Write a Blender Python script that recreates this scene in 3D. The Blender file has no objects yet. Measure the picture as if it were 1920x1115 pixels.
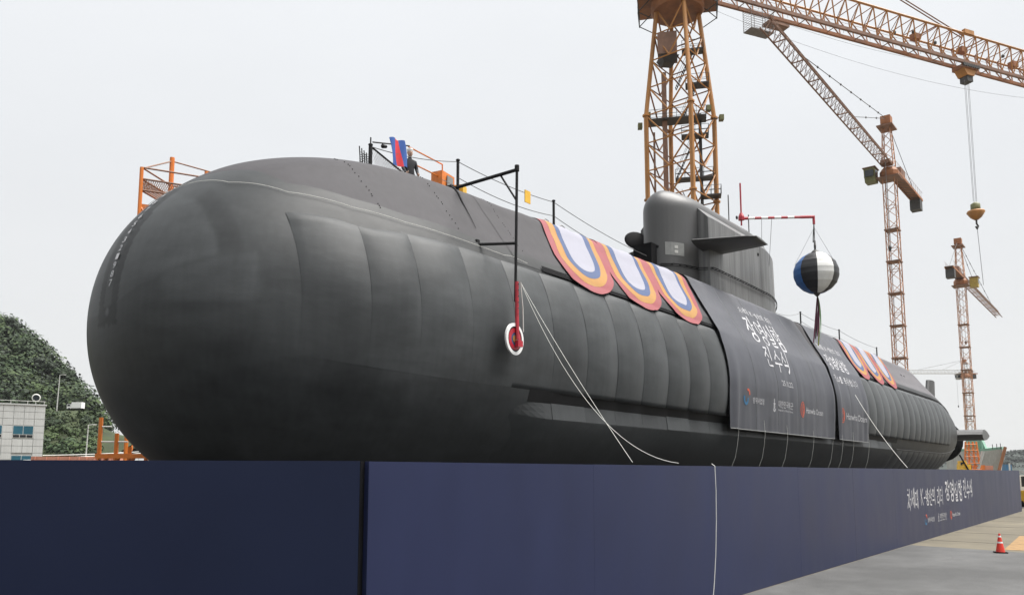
import bpy, bmesh, math, random
from mathutils import Vector, Matrix, noise
random.seed(7)
R = math.radians
scn = bpy.context.scene
COL = scn.collection

# ------------------------------------------------------------------ camera
PITCH, YAW = 6.805, 38.462          # degrees: up from level, and left of the boat's axis (+X)
cam_d = bpy.data.cameras.new('camera')
cam = bpy.data.objects.new('camera', cam_d); COL.objects.link(cam)
cam.location = (0, 0, 3.0)
fwd = Vector((math.cos(R(YAW)) * math.cos(R(PITCH)), math.sin(R(YAW)) * math.cos(R(PITCH)), math.sin(R(PITCH))))
cam.rotation_euler = fwd.to_track_quat('-Z', 'Y').to_euler()
cam_d.sensor_width = 36.0
cam_d.lens = 36.0 * 1500 / 1920
cam_d.shift_y = (706 - 557.5) / 1920
cam_d.clip_start = 0.1; cam_d.clip_end = 6000
scn.camera = cam

# ------------------------------------------------------------------ sky, sun, exposure
SUN_AZ, SUN_EL = -48.0, 65.0        # degrees; azimuth from +X towards +Y
w = bpy.data.worlds.new('World'); scn.world = w; w.use_nodes = True
nt = w.node_tree; N = nt.nodes; L = nt.links
bg = N['Background']
sky = N.new('ShaderNodeTexSky'); sky.sky_type = 'NISHITA'; sky.sun_disc = False
sky.sun_elevation = R(SUN_EL); sky.sun_rotation = R(90 - SUN_AZ)
sky.air_density = 1.0; sky.dust_density = 4.0; sky.altitude = 0
tc = N.new('ShaderNodeTexCoord')
sep = N.new('ShaderNodeSeparateXYZ'); L.new(tc.outputs['Generated'], sep.inputs[0])
ramp = N.new('ShaderNodeValToRGB')
ramp.color_ramp.elements[0].position = 0.0; ramp.color_ramp.elements[0].color = (0.83, 0.835, 0.83, 1)
ramp.color_ramp.elements[1].position = 1.0; ramp.color_ramp.elements[1].color = (1.12, 1.15, 1.18, 1)
e = ramp.color_ramp.elements.new(0.35); e.color = (0.885, 0.905, 0.925, 1)
L.new(sep.outputs['Z'], ramp.inputs[0])
mp = N.new('ShaderNodeMapping'); mp.inputs['Scale'].default_value = (1.2, 1.2, 3.0)
L.new(tc.outputs['Generated'], mp.inputs[0])
cn = N.new('ShaderNodeTexNoise'); cn.inputs['Scale'].default_value = 1.6; cn.inputs['Detail'].default_value = 4
L.new(mp.outputs[0], cn.inputs['Vector'])
cr = N.new('ShaderNodeMapRange'); cr.inputs['From Min'].default_value = 0.3; cr.inputs['From Max'].default_value = 0.7
cr.inputs['To Min'].default_value = 0.97; cr.inputs['To Max'].default_value = 1.03
L.new(cn.outputs[0], cr.inputs['Value'])
cl = N.new('ShaderNodeVectorMath'); cl.operation = 'SCALE'
L.new(ramp.outputs[0], cl.inputs[0]); L.new(cr.outputs[0], cl.inputs['Scale'])
ss = N.new('ShaderNodeVectorMath'); ss.operation = 'SCALE'; ss.inputs['Scale'].default_value = 0.10
L.new(sky.outputs[0], ss.inputs[0])
mx = N.new('ShaderNodeMix'); mx.data_type = 'RGBA'; mx.inputs['Factor'].default_value = 0.93
L.new(ss.outputs[0], mx.inputs['A']); L.new(cl.outputs[0], mx.inputs['B'])
L.new(mx.outputs['Result'], bg.inputs['Color']); bg.inputs['Strength'].default_value = 0.209

sd = bpy.data.lights.new('sun', 'SUN'); sd.energy = 1.5; sd.angle = R(48); sd.color = (1.0, 0.97, 0.93)
so = bpy.data.objects.new('sun', sd); COL.objects.link(so)
sv = Vector((math.cos(R(SUN_AZ)) * math.cos(R(SUN_EL)), math.sin(R(SUN_AZ)) * math.cos(R(SUN_EL)), math.sin(R(SUN_EL))))
so.rotation_euler = sv.to_track_quat('Z', 'Y').to_euler(); so.location = (0, -20, 60)
scn.view_settings.view_transform = 'Standard'; scn.view_settings.look = 'None'
scn.view_settings.exposure = 2.25; scn.view_settings.gamma = 1.0; scn.view_settings.use_curve_mapping = False
scn.cycles.max_bounces = 5; scn.cycles.diffuse_bounces = 2; scn.cycles.glossy_bounces = 3
scn.cycles.use_denoising = True

# ------------------------------------------------------------------ materials
MATS = {}
def mat(name, col, rough=0.6, metal=0.0, var=0.25, scale=3.0, bump=0.0, bscale=None, stretch=(1, 1, 1), attr=None, spec=0.5, col2=None, streak=0.0, dirt=0.0):
    """procedural surface: colour broken up by noise, optional streaks running down, optional painted tone attribute"""
    if name in MATS: return MATS[name]
    m = bpy.data.materials.new(name); m.use_nodes = True
    t = m.node_tree; n = t.nodes; l = t.links; b = n['Principled BSDF']
    tc = n.new('ShaderNodeTexCoord'); mp = n.new('ShaderNodeMapping'); mp.inputs['Scale'].default_value = stretch
    l.new(tc.outputs['Object'], mp.inputs[0])
    nz = n.new('ShaderNodeTexNoise'); nz.inputs['Scale'].default_value = scale; nz.inputs['Detail'].default_value = 8; nz.inputs['Roughness'].default_value = 0.6
    l.new(mp.outputs[0], nz.inputs['Vector'])
    rp = n.new('ShaderNodeValToRGB')
    c2 = col2 or tuple(min(1, c * (1 + var)) for c in col)
    c1 = tuple(c * (1 - var) for c in col)
    rp.color_ramp.elements[0].position = 0.3; rp.color_ramp.elements[0].color = (*c1, 1)
    rp.color_ramp.elements[1].position = 0.7; rp.color_ramp.elements[1].color = (*c2, 1)
    l.new(nz.outputs[0], rp.inputs[0])
    out = rp.outputs[0]
    def mul(sock_val, src):
        mm = n.new('ShaderNodeVectorMath'); mm.operation = 'SCALE'
        l.new(src, mm.inputs[0]); l.new(sock_val, mm.inputs['Scale']); return mm.outputs[0]
    if streak:
        m2 = n.new('ShaderNodeMapping'); m2.inputs['Scale'].default_value = (5.0, 5.0, 0.22); l.new(tc.outputs['Object'], m2.inputs[0])
        n2 = n.new('ShaderNodeTexNoise'); n2.inputs['Scale'].default_value = 1.3; n2.inputs['Detail'].default_value = 6; l.new(m2.outputs[0], n2.inputs['Vector'])
        mr = n.new('ShaderNodeMapRange'); mr.inputs['From Min'].default_value = 0.35; mr.inputs['From Max'].default_value = 0.65
        mr.inputs['To Min'].default_value = 1 - streak; mr.inputs['To Max'].default_value = 1 + streak * 0.5; l.new(n2.outputs[0], mr.inputs['Value'])
        out = mul(mr.outputs[0], out)
    if dirt:
        n3 = n.new('ShaderNodeTexNoise'); n3.inputs['Scale'].default_value = scale * 0.17; n3.inputs['Detail'].default_value = 5; l.new(tc.outputs['Object'], n3.inputs['Vector'])
        mr = n.new('ShaderNodeMapRange'); mr.inputs['From Min'].default_value = 0.4; mr.inputs['From Max'].default_value = 0.65
        mr.inputs['To Min'].default_value = 1 - dirt; mr.inputs['To Max'].default_value = 1.0; l.new(n3.outputs[0], mr.inputs['Value'])
        out = mul(mr.outputs[0], out)
    if attr:
        at = n.new('ShaderNodeAttribute'); at.attribute_name = attr
        out = mul(at.outputs['Fac'], out)
    l.new(out, b.inputs['Base Color'])
    mr = n.new('ShaderNodeMapRange'); mr.inputs['To Min'].default_value = max(0, rough - 0.1); mr.inputs['To Max'].default_value = min(1, rough + 0.1)
    l.new(nz.outputs[0], mr.inputs['Value']); l.new(mr.outputs[0], b.inputs['Roughness'])
    b.inputs['Metallic'].default_value = metal; b.inputs['Specular IOR Level'].default_value = spec
    if bump:
        nb = n.new('ShaderNodeTexNoise'); nb.inputs['Scale'].default_value = bscale or scale; nb.inputs['Detail'].default_value = 5
        l.new(mp.outputs[0], nb.inputs['Vector'])
        bp = n.new('ShaderNodeBump'); bp.inputs['Strength'].default_value = bump; bp.inputs['Distance'].default_value = 0.05
        l.new(nb.outputs[0], bp.inputs['Height']); l.new(bp.outputs[0], b.inputs['Normal'])
    MATS[name] = m
    return m
def M(name): return MATS[name]
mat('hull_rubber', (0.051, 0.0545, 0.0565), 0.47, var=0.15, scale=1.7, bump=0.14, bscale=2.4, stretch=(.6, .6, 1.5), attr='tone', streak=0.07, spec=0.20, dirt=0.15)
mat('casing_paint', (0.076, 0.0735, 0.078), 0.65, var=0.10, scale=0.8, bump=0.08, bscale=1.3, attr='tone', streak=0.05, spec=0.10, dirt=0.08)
mat('sail_paint', (0.072, 0.072, 0.073), 0.42, var=0.08, scale=0.7, bump=0.05, streak=0.06)
mat('sail_stained', (0.135, 0.136, 0.135), 0.40, var=0.10, scale=0.7, bump=0.05, streak=0.38)
mat('fin_paint', (0.055, 0.056, 0.056), 0.55, var=0.2, scale=1.5, bump=0.08)
mat('unseen_dark_floor', (0.022, 0.021, 0.020), 0.9, var=0.3, scale=0.5, bump=0.2)
mat('matte_black', (0.006, 0.006, 0.007), 0.8, var=0.3, spec=0.12)
mat('black_steel', (0.010, 0.010, 0.011), 0.6, var=0.4, scale=6, spec=0.25)
mat('banner_cloth', (0.060, 0.063, 0.077), 0.48, var=0.07, scale=2.0, bump=0.10, bscale=2.2, dirt=0.12)
mat('white_print', (0.48, 0.48, 0.50), 0.6, var=0.04, scale=6)
mat('red_print', (0.62, 0.10, 0.04), 0.6, var=0.1)
mat('blue_print', (0.02, 0.13, 0.26), 0.6, var=0.1)
mat('cloth_pink', (0.24, 0.050, 0.058), 0.75, var=0.08, scale=3, bump=0.1)
mat('cloth_orange', (0.33, 0.165, 0.036), 0.75, var=0.08, scale=3, bump=0.1)
mat('cloth_blue', (0.042, 0.07, 0.16), 0.75, var=0.08, scale=3, bump=0.1)
mat('cloth_white', (0.27, 0.27, 0.32), 0.75, var=0.04, scale=3, bump=0.1)
mat('cloth_red', (0.60, 0.025, 0.035), 0.75, var=0.12, scale=4, bump=0.1)
mat('cloth_navy_blue', (0.025, 0.09, 0.33), 0.75, var=0.12, scale=4, bump=0.1)
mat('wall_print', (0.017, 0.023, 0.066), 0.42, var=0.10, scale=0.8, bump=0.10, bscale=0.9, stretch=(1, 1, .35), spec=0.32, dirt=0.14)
mat('wall_print_shaded', (0.007, 0.013, 0.042), 0.45, var=0.08, scale=0.5, bump=0.05, bscale=0.5, spec=0.3, dirt=0.1)  # the navy print darkened to carry the shade of the turned panel
mat('concrete', (0.138, 0.120, 0.084), 0.85, var=0.2, scale=0.55, bump=0.25, bscale=6, dirt=0.25)
mat('asphalt', (0.086, 0.086, 0.085), 0.8, var=0.2, scale=1.6, bump=0.35, bscale=14, dirt=0.4)
mat('yellow_paint', (0.26, 0.155, 0.06), 0.8, var=0.25, scale=3)
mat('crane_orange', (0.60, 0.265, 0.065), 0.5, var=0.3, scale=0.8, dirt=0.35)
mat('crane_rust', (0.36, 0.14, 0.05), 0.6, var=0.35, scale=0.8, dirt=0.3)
mat('crane_brown', (0.24, 0.13, 0.085), 0.6, var=0.3, scale=0.8)
mat('crane_pale', (0.46, 0.23, 0.13), 0.6, var=0.2, scale=0.8)
mat('far_steel', (0.45, 0.45, 0.43), 0.6, var=0.15, scale=0.5)
mat('dark_steel', (0.045, 0.042, 0.04), 0.55, var=0.35, scale=3)
mat('grey_steel', (0.20, 0.18, 0.175), 0.5, var=0.3, scale=3)
mat('safety_orange', (0.72, 0.20, 0.028), 0.45, var=0.2, scale=4, dirt=0.2)
mat('cabin_yellow', (0.42, 0.30, 0.06), 0.5, var=0.25, scale=3)
mat('cabin_green', (0.16, 0.16, 0.06), 0.5, var=0.25, scale=3)
mat('dark_glass', (0.02, 0.025, 0.03), 0.1, var=0.1)
mat('red_gloss', (0.40, 0.015, 0.03), 0.4, var=0.25, scale=8)
mat('white_gloss', (0.80, 0.80, 0.79), 0.45, var=0.06, scale=8)
mat('rope_white', (0.62, 0.62, 0.58), 0.8, var=0.1, scale=30)
mat('wire_grey', (0.16, 0.16, 0.16), 0.5, var=0.2, scale=20)
mat('ball_blue', (0.02, 0.12, 0.36), 0.45, var=0.15, scale=3, bump=0.1)
mat('ball_black', (0.012, 0.012, 0.014), 0.45, var=0.3, scale=3, bump=0.1)
mat('ball_white', (0.70, 0.70, 0.68), 0.5, var=0.08, scale=3, bump=0.1)
mat('ribbon_yellow', (0.40, 0.42, 0.07), 0.7, var=0.2, scale=8)
mat('ribbon_purple', (0.09, 0.012, 0.035), 0.7, var=0.2, scale=8)
mat('ribbon_green', (0.10, 0.20, 0.08), 0.7, var=0.2, scale=8)
mat('cone_red', (0.72, 0.045, 0.025), 0.45, var=0.12, scale=8)
mat('cladding', (0.48, 0.49, 0.48), 0.6, var=0.07, scale=0.4, streak=0.08)
mat('joint_grey', (0.30, 0.31, 0.30), 0.8, var=0.1)
mat('window_blue', (0.03, 0.115, 0.165), 0.15, var=0.25, scale=0.3)
mat('grass_slope', (0.028, 0.040, 0.010), 0.9, var=0.5, scale=0.15, bump=0.4, bscale=0.5)
mat('leaf_dark', (0.016, 0.036, 0.008), 0.75, var=0.55, scale=0.09)
mat('leaf_mid', (0.036, 0.062, 0.013), 0.75, var=0.5, scale=0.09)
mat('leaf_pine', (0.010, 0.022, 0.007), 0.75, var=0.5, scale=0.12)
mat('bark', (0.07, 0.055, 0.04), 0.9, var=0.3)
mat('far_wood', (0.014, 0.024, 0.018), 0.9, var=0.35, scale=0.02)
mat('ship_grey', (0.40, 0.41, 0.39), 0.6, var=0.1, scale=0.3, streak=0.15)
mat('ship_green', (0.20, 0.36, 0.28), 0.6, var=0.15, scale=0.4)
mat('primer_pink', (0.50, 0.22, 0.15), 0.7, var=0.2, scale=0.5)
mat('signal_yellow', (0.72, 0.42, 0.03), 0.5, var=0.2, scale=3)
mat('skin', (0.50, 0.32, 0.24), 0.6, var=0.1)
mat('uniform_black', (0.012, 0.012, 0.016), 0.8, var=0.3, scale=8)
mat('hair_black', (0.01, 0.009, 0.008), 0.6, var=0.3, scale=20)
mat('pole_grey', (0.45, 0.45, 0.43), 0.5, var=0.15)
mat('rail_white', (0.60, 0.60, 0.57), 0.6, var=0.15)
mat('stencil_grey', (0.20, 0.205, 0.20), 0.6, var=0.15)

# ------------------------------------------------------------------ mesh helpers
class MB:
    """collects geometry in world coordinates; build() links it as ONE mesh object"""
    def __init__(s): s.v = []; s.f = []; s.tone = None
    def add(s, vs, fs):
        o = len(s.v); s.v += [tuple(p) for p in vs]; s.f += [tuple(o + i for i in f) for f in fs]; return s
    def box(s, c, size, rz=0.0, axes=None):
        hx, hy, hz = size[0] / 2, size[1] / 2, size[2] / 2
        if axes is None:
            ax = Vector((math.cos(rz), math.sin(rz), 0)); ay = Vector((-math.sin(rz), math.cos(rz), 0)); az = Vector((0, 0, 1))
        else: ax, ay, az = axes
        c = Vector(c)
        vs = [c + ax * (sx * hx) + ay * (sy * hy) + az * (sz * hz) for sz in (-1, 1) for sy in (-1, 1) for sx in (-1, 1)]
        return s.add(vs, [(0, 2, 3, 1), (4, 5, 7, 6), (0, 1, 5, 4), (2, 6, 7, 3), (0, 4, 6, 2), (1, 3, 7, 5)])
    def tube(s, pts, r, n=6, cap=True):
        pts = [Vector(p) for p in pts]
        rs = r if isinstance(r, (list, tuple)) else [r] * len(pts)
        vs = []; prev = None
        for i, p in enumerate(pts):
            d = (pts[min(i + 1, len(pts) - 1)] - pts[max(i - 1, 0)]).normalized()
            ref = prev if prev is not None else (Vector((0, 0, 1)) if abs(d.z) < 0.9 else Vector((1, 0, 0)))
            a = (ref - d * ref.dot(d)).normalized(); b = d.cross(a); prev = a
            for k in range(n):
                t = 2 * math.pi * k / n
                vs.append(p + (a * math.cos(t) + b * math.sin(t)) * rs[i])
        fs = []
        for i in range(len(pts) - 1):
            for k in range(n):
                k2 = (k + 1) % n
                fs.append((i * n + k, i * n + k2, (i + 1) * n + k2, (i + 1) * n + k))
        if cap:
            fs.append(tuple(range(n - 1, -1, -1))); fs.append(tuple((len(pts) - 1) * n + k for k in range(n)))
        return s.add(vs, fs)
    def lathe(s, prof, c, axis=(0, 0, 1), n=20):
        """prof: list of (radius, distance along the axis)"""
        az = Vector(axis).normalized(); ref = Vector((1, 0, 0)) if abs(az.x) < 0.9 else Vector((0, 1, 0))
        ax = (ref - az * ref.dot(az)).normalized(); ay = az.cross(ax); c = Vector(c)
        vs = []
        for r_, h in prof:
            for k in range(n):
                t = 2 * math.pi * k / n
                vs.append(c + az * h + (ax * math.cos(t) + ay * math.sin(t)) * r_)
        fs = []
        for i in range(len(prof) - 1):
            for k in range(n):
                k2 = (k + 1) % n
                fs.append((i * n + k, i * n + k2, (i + 1) * n + k2, (i + 1) * n + k))
        fs.append(tuple(range(n - 1, -1, -1))); fs.append(tuple((len(prof) - 1) * n + k for k in range(n)))
        return s.add(vs, fs)
    def grid(s, nu, nv, fn, close_u=False):
        o = len(s.v)
        for j in range(nv):
            for i in range(nu): s.v.append(tuple(fn(i / (nu - 1) if not close_u else i / nu, j / (nv - 1))))
        for j in range(nv - 1):
            for i in range(nu if close_u else nu - 1):
                i2 = (i + 1) % nu
                s.f.append((o + j * nu + i, o + j * nu + i2, o + (j + 1) * nu + i2, o + (j + 1) * nu + i))
        return s
    def slab(s, poly_a, poly_b):
        """closed solid between two matching outlines"""
        n = len(poly_a)
        fs = [tuple(range(n - 1, -1, -1)), tuple(n + i for i in range(n))]
        for i in range(n):
            j = (i + 1) % n; fs.append((i, j, n + j, n + i))
        return s.add(list(poly_a) + list(poly_b), fs)
    def build(s, name, m, parent=None, smooth=False, kind=None, label=None):
        me = bpy.data.meshes.new(name)
        off = root_loc(parent) if parent is not None else Vector((0, 0, 0))
        me.from_pydata([(x - off.x, y - off.y, z - off.z) for x, y, z in s.v], [], s.f); me.update()
        if s.tone is not None:
            a = me.attributes.new('tone', 'FLOAT', 'POINT'); a.data.foreach_set('value', s.tone)
        if smooth:
            me.polygons.foreach_set('use_smooth', [True] * len(me.polygons))
        me.materials.append(M(m))
        o = bpy.data.objects.new(name, me); COL.objects.link(o)
        if parent is not None: o.parent = parent
        if kind: o['kind'] = kind
        if label: o['label'] = label
        return o
def root_loc(o):
    while o.parent is not None: o = o.parent
    return o.location.copy()
def thing(name, label, cat, loc=(0, 0, 0), group=None):
    o = bpy.data.objects.new(name, None); o.empty_display_size = 0.3; COL.objects.link(o)
    o.location = loc; o['label'] = label; o['category'] = cat
    if group: o['group'] = group
    return o
def tag(o, label, cat, group=None):
    o['label'] = label; o['category'] = cat
    if group: o['group'] = group
    return o
def struct(o): o['kind'] = 'structure'; return o
_unit = {}
def bar(name, p0, p1, r, m, parent, n=6):
    """a straight round member; all members of one material share one mesh"""
    key = (m, n)
    if key not in _unit:
        mb = MB().tube([(0, 0, 0), (0, 0, 1)], 1.0, n)
        me = bpy.data.meshes.new('member'); me.from_pydata(mb.v, [], mb.f); me.materials.append(M(m)); me.update()
        _unit[key] = me
    o = bpy.data.objects.new(name, _unit[key]); COL.objects.link(o)
    off = root_loc(parent); a = Vector(p0); b = Vector(p1); d = b - a
    o.parent = parent; o.location = a - off
    o.rotation_euler = d.to_track_quat('Z', 'Y').to_euler(); o.scale = (r, r, d.length)
    return o
def catenary(p0, p1, sag, n=14):
    p0 = Vector(p0); p1 = Vector(p1)
    return [p0.lerp(p1, i / n) - Vector((0, 0, sag * 4 * (i / n) * (1 - i / n))) for i in range(n + 1)]

# ------------------------------------------------------------------ shape of the boat
# --- hull shape (metres; the boat lies along +X, bow at X = 7.9) ---
HY, HZ, HR, ASP = 17.5, 6.45, 4.6, 1.03
def sstep(a, b, x):
    t = min(1.0, max(0.0, (x - a) / (b - a)))
    return t * t * (3 - 2 * t)
def hull_r(X):
    if X < 15.4:
        t = min(1.0, max(0.0, (15.4 - X) / 7.5))
        return HR * max(0.0, 1 - t ** 2.4) ** (1 / 2.3)
    if X > 70:
        t = (X - 70) / 28
        return max(0.02, HR * (1 - min(1, t) ** 2.2))
    return HR
def case_g(X):
    return sstep(6.8, 17.6, X) * sstep(8.3, 10.6, X) * (0.72 + 0.26 * sstep(15, 42, X)) * (1 - sstep(69, 83.5, X))
def case_b(deg):
    d = deg if deg <= 90 else 180 - deg
    if d <= 30: return 0.0
    a = math.radians(d)
    flat = 13.17 / (2.42 * math.cos(a) + 1.57 * math.sin(a)) - 4.6      # straight side of the casing
    t = sstep(56, 68, d)
    return max(0.02, flat * (1 - t) + t * (0.70 + 0.03 * sstep(64, 90, d)))
def hull_p(X, deg, off=0.0):
    r = hull_r(X) + off
    a = math.radians(deg)
    asp = ASP - 0.20 * sstep(72, 88, X)
    return (X, HY - r * math.cos(a), HZ + asp * r * math.sin(a))
def case_p(X, deg, off=0.0):
    return hull_p(X, deg, off + case_b(deg) * case_g(X) + 0.008)

def banner_profile(g, taut=False):
    pts = []
    for d in range(76, 28, -2):
        r = HR + g * case_b(d) + 0.07
        pts.append((HY - r * math.cos(math.radians(d)), HZ + ASP * r * math.sin(math.radians(d))))
    for d in range(26, -1, -2):
        r = HR + 0.15
        pts.append((HY - r * math.cos(math.radians(d)), HZ + ASP * r * math.sin(math.radians(d))))
    for z in (6.1, 5.7, 5.3, 5.0, 4.7):
        pts.append((HY - HR - 0.15 + 0.06 * (6.45 - z) / 1.75, z))
    if taut:                      # cloth pulled tight bridges the hollows
        h = []
        for p in pts:
            while len(h) > 1 and (h[-1][0] - h[-2][0]) * (p[1] - h[-2][1]) - (h[-1][1] - h[-2][1]) * (p[0] - h[-2][0]) < 0: h.pop()
            h.append(p)
        pts = h
    s = [0.0]
    for p, q in zip(pts, pts[1:]):
        s.append(s[-1] + math.hypot(q[0] - p[0], q[1] - p[1]))
    return pts, s
BP, BS = banner_profile(0.98, True)
_prof = {}
def banner_yz(s, off=0.0, g=0.98):
    k = round(g, 3)
    if k not in _prof: _prof[k] = banner_profile(k, k == 0.98)
    P, S = _prof[k]
    s = min(max(s, 0.0), S[-1])
    for i in range(len(S) - 1):
        if s <= S[i + 1]:
            break
    t = (s - S[i]) / (S[i + 1] - S[i])
    (y0, z0), (y1, z1) = P[i], P[i + 1]
    dy, dz = y1 - y0, z1 - z0
    L = math.hypot(dy, dz)
    return y0 + dy * t + off * dz / L, z0 + dz * t - off * dy / L

# ------------------------------------------------------------------ lettering (brush strokes and print)
def _circ(cx, cy, rx, ry, n=12): return [(cx + rx * math.sin(2 * math.pi * i / n), cy + ry * math.cos(2 * math.pi * i / n)) for i in range(n + 1)]
JAMO = {
 'g': [[(.05, .88), (.88, .92), (.82, .5), (.55, .02)]],
 'n': [[(.12, .95), (.12, .15), (.95, .2)]],
 'd': [[(.1, .9), (.92, .92)], [(.12, .9), (.12, .14), (.97, .2)]],
 'r': [[(.1, .9), (.88, .93), (.82, .54), (.14, .5), (.12, .1), (.97, .16)]],
 'm': [[(.14, .92), (.16, .08), (.86, .1), (.88, .92), (.1, .9)]],
 'b': [[(.14, .98), (.14, .06), (.86, .06), (.88, 1.0)], [(.14, .5), (.86, .52)]],
 's': [[(.55, 1.0), (.45, .6), (.02, .02)], [(.46, .6), (.98, .08)]],
 'o': [_circ(.5, .48, .42, .44)],
 'j': [[(.06, .88), (.9, .92), (.45, .48), (.02, .02)], [(.5, .5), (.98, .06)]],
 'c': [[(.32, 1.12), (.62, 1.06)], [(.06, .8), (.9, .82), (.45, .42), (.02, .0)], [(.5, .45), (.98, .04)]],
 'k': [[(.05, .88), (.88, .92), (.82, .5), (.55, .02)], [(.1, .5), (.84, .54)]],
 'h': [[(.32, 1.08), (.66, 1.02)], [(.04, .74), (.96, .78)], _circ(.5, .3, .34, .29)],
 'a': [[(.3, 1.15), (.32, -.15)], [(.32, .5), (.95, .54)]],
 'eo': [[(.78, 1.15), (.78, -.15)], [(.08, .5), (.78, .52)]],
 'yeo': [[(.8, 1.15), (.8, -.15)], [(.1, .7), (.8, .72)], [(.1, .34), (.8, .36)]],
 'i': [[(.5, 1.15), (.5, -.15)]],
 'ae': [[(.25, 1.05), (.25, -.05)], [(.85, 1.15), (.85, -.15)], [(.25, .5), (.85, .52)]],
 'e': [[(.5, 1.05), (.5, -.05)], [(.92, 1.15), (.92, -.15)], [(.02, .5), (.5, .52)]],
 'u': [[(.0, .72), (1.0, .76)], [(.52, .74), (.5, -.1)]],
 'eu': [[(.0, .5), (1.0, .54)]],
}
SYL = {'차': 'c a', '세': 's e', '대': 'd ae', '방': 'b a o', '산': 's a n', '의': 'o ui', '리': 'r i', '더': 'd eo', '장': 'j a o', '영': 'o yeo o',
       '실': 's i r', '함': 'h a m', '진': 'j i n', '수': 's u', '식': 's i g', '를': 'r eu r', '축': 'c u g', '하': 'h a', '합': 'h a b', '니': 'n i', '다': 'd a'}
def syl_strokes(ch):
    if ch == 'K': return [[(.2, 1.0), (.2, 0.05)], [(.8, 1.0), (.22, .45)], [(.35, .55), (.85, .05)]]
    if ch == '-': return [[(.15, .5), (.85, .52)]]
    p = SYL[ch].split(); out = []
    def put(key, x0, x1, y0, y1):
        for st in JAMO[key]: out.append([(x0 + a * (x1 - x0), y0 + b * (y1 - y0)) for a, b in st])
    jong = p[2] if len(p) > 2 else None
    lo = 0.42 if jong else 0.04
    if p[1] == 'ui':
        put(p[0], .08, .62, .45, .98); put('eu', .02, .72, .05, .4); put('i', .78, .98, .02, .98)
    elif p[1] in ('u', 'eu'):
        if jong: put(p[0], .12, .88, .68, 1.0); put(p[1], .0, 1.0, .36, .64); put(jong, .15, .85, .0, .34)
        else: put(p[0], .12, .88, .5, 1.0); put(p[1], .0, 1.0, .02, .46)
    else:
        put(p[0], .02, .56, lo, .98); put(p[1], .55, 1.0, lo - .02, 1.0)
        if jong: put(jong, .2, .88, .0, .38)
    return out
def brush(text, width, height, thick=0.11, slant=0.0, seed=1):
    """2D brush-lettered mesh; returns verts (u right, v up), faces; box is width x height"""
    rnd = random.Random(seed); V = []; F = []
    adv = []; x = 0
    for ch in text:
        adv.append(x); x += 0.55 if ch == ' ' else (0.6 if ch == '-' else 0.95)
    sx = width / (x - 0.05)
    for ch, a in zip(text, adv):
        if ch == ' ': continue
        w_ = 0.55 if ch == '-' else 0.88
        jy = rnd.uniform(-.05, .05); js = rnd.uniform(.94, 1.08)
        for st in syl_strokes(ch):
            pts = [(a + p[0] * w_ + rnd.uniform(-.012, .012), (p[1] - .5) * js + .5 + jy + rnd.uniform(-.015, .015)) for p in st]
            fine = []
            for i in range(len(pts) - 1):
                k = 3 if len(pts) > 6 else 6
                for q in range(k): fine.append((pts[i][0] + (pts[i + 1][0] - pts[i][0]) * q / k, pts[i][1] + (pts[i + 1][1] - pts[i][1]) * q / k))
            fine.append(pts[-1])
            if len(pts) > 2:
                for _ in range(2):
                    fine = [fine[0]] + [((fine[i - 1][0] + 2 * fine[i][0] + fine[i + 1][0]) / 4, (fine[i - 1][1] + 2 * fine[i][1] + fine[i + 1][1]) / 4) for i in range(1, len(fine) - 1)] + [fine[-1]]
            m_ = len(fine); P = [(p[0] * sx + slant * p[1], p[1] * height) for p in fine]
            o = len(V); tw = thick * height * rnd.uniform(.85, 1.15)
            for i, p in enumerate(P):
                q0 = P[max(0, i - 1)]; q1 = P[min(m_ - 1, i + 1)]
                dx, dy = q1[0] - q0[0], q1[1] - q0[1]; ln = math.hypot(dx, dy) or 1
                t = i / (m_ - 1)
                ww = tw * (0.62 + 0.5 * abs(math.cos(2.6 * t + 0.2))) * (0.75 if t < 0.02 else 1) * (0.45 if t > 0.97 else 1) * 0.5
                V.append((p[0] - dy / ln * ww, p[1] + dx / ln * ww)); V.append((p[0] + dy / ln * ww, p[1] - dx / ln * ww))
            for i in range(m_ - 1): F.append((o + 2 * i, o + 2 * i + 1, o + 2 * i + 3, o + 2 * i + 2))
    return V, F
def printed(text, width, height):
    """2D mesh of plain printed type scaled to a box"""
    cu = bpy.data.curves.new('print', 'FONT'); cu.body = text; cu.resolution_u = 3
    ob = bpy.data.objects.new('print', cu); COL.objects.link(ob)
    dg = bpy.context.evaluated_depsgraph_get(); me = ob.evaluated_get(dg).to_mesh()
    V = [(v.co.x, v.co.y) for v in me.vertices]; F = [tuple(p.vertices) for p in me.polygons]
    ob.evaluated_get(dg).to_mesh_clear(); bpy.data.objects.remove(ob); bpy.data.curves.remove(cu)
    if not V: return [], []
    x0 = min(v[0] for v in V); x1 = max(v[0] for v in V); y0 = min(v[1] for v in V); y1 = max(v[1] for v in V)
    return [((a - x0) / (x1 - x0) * width, (b - y0) / (y1 - y0) * height) for a, b in V], F
def ring2d(cx, cy, rx, ry, t, a0=0, a1=360, n=20):
    V = []; F = []
    for i in range(n + 1):
        a = R(a0 + (a1 - a0) * i / n)
        V.append((cx + rx * math.cos(a), cy + ry * math.sin(a))); V.append((cx + (rx - t) * math.cos(a), cy + (ry - t) * math.sin(a)))
    for i in range(n): F.append((2 * i, 2 * i + 1, 2 * i + 3, 2 * i + 2))
    return V, F
def merge2d(*parts):
    V = []; F = []
    for (v, f) in parts:
        o = len(V); V += v; F += [tuple(o + i for i in q) for q in f]
    return V, F
def shift2d(vf, dx, dy): return [(a + dx, b + dy) for a, b in vf[0]], vf[1]
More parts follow.
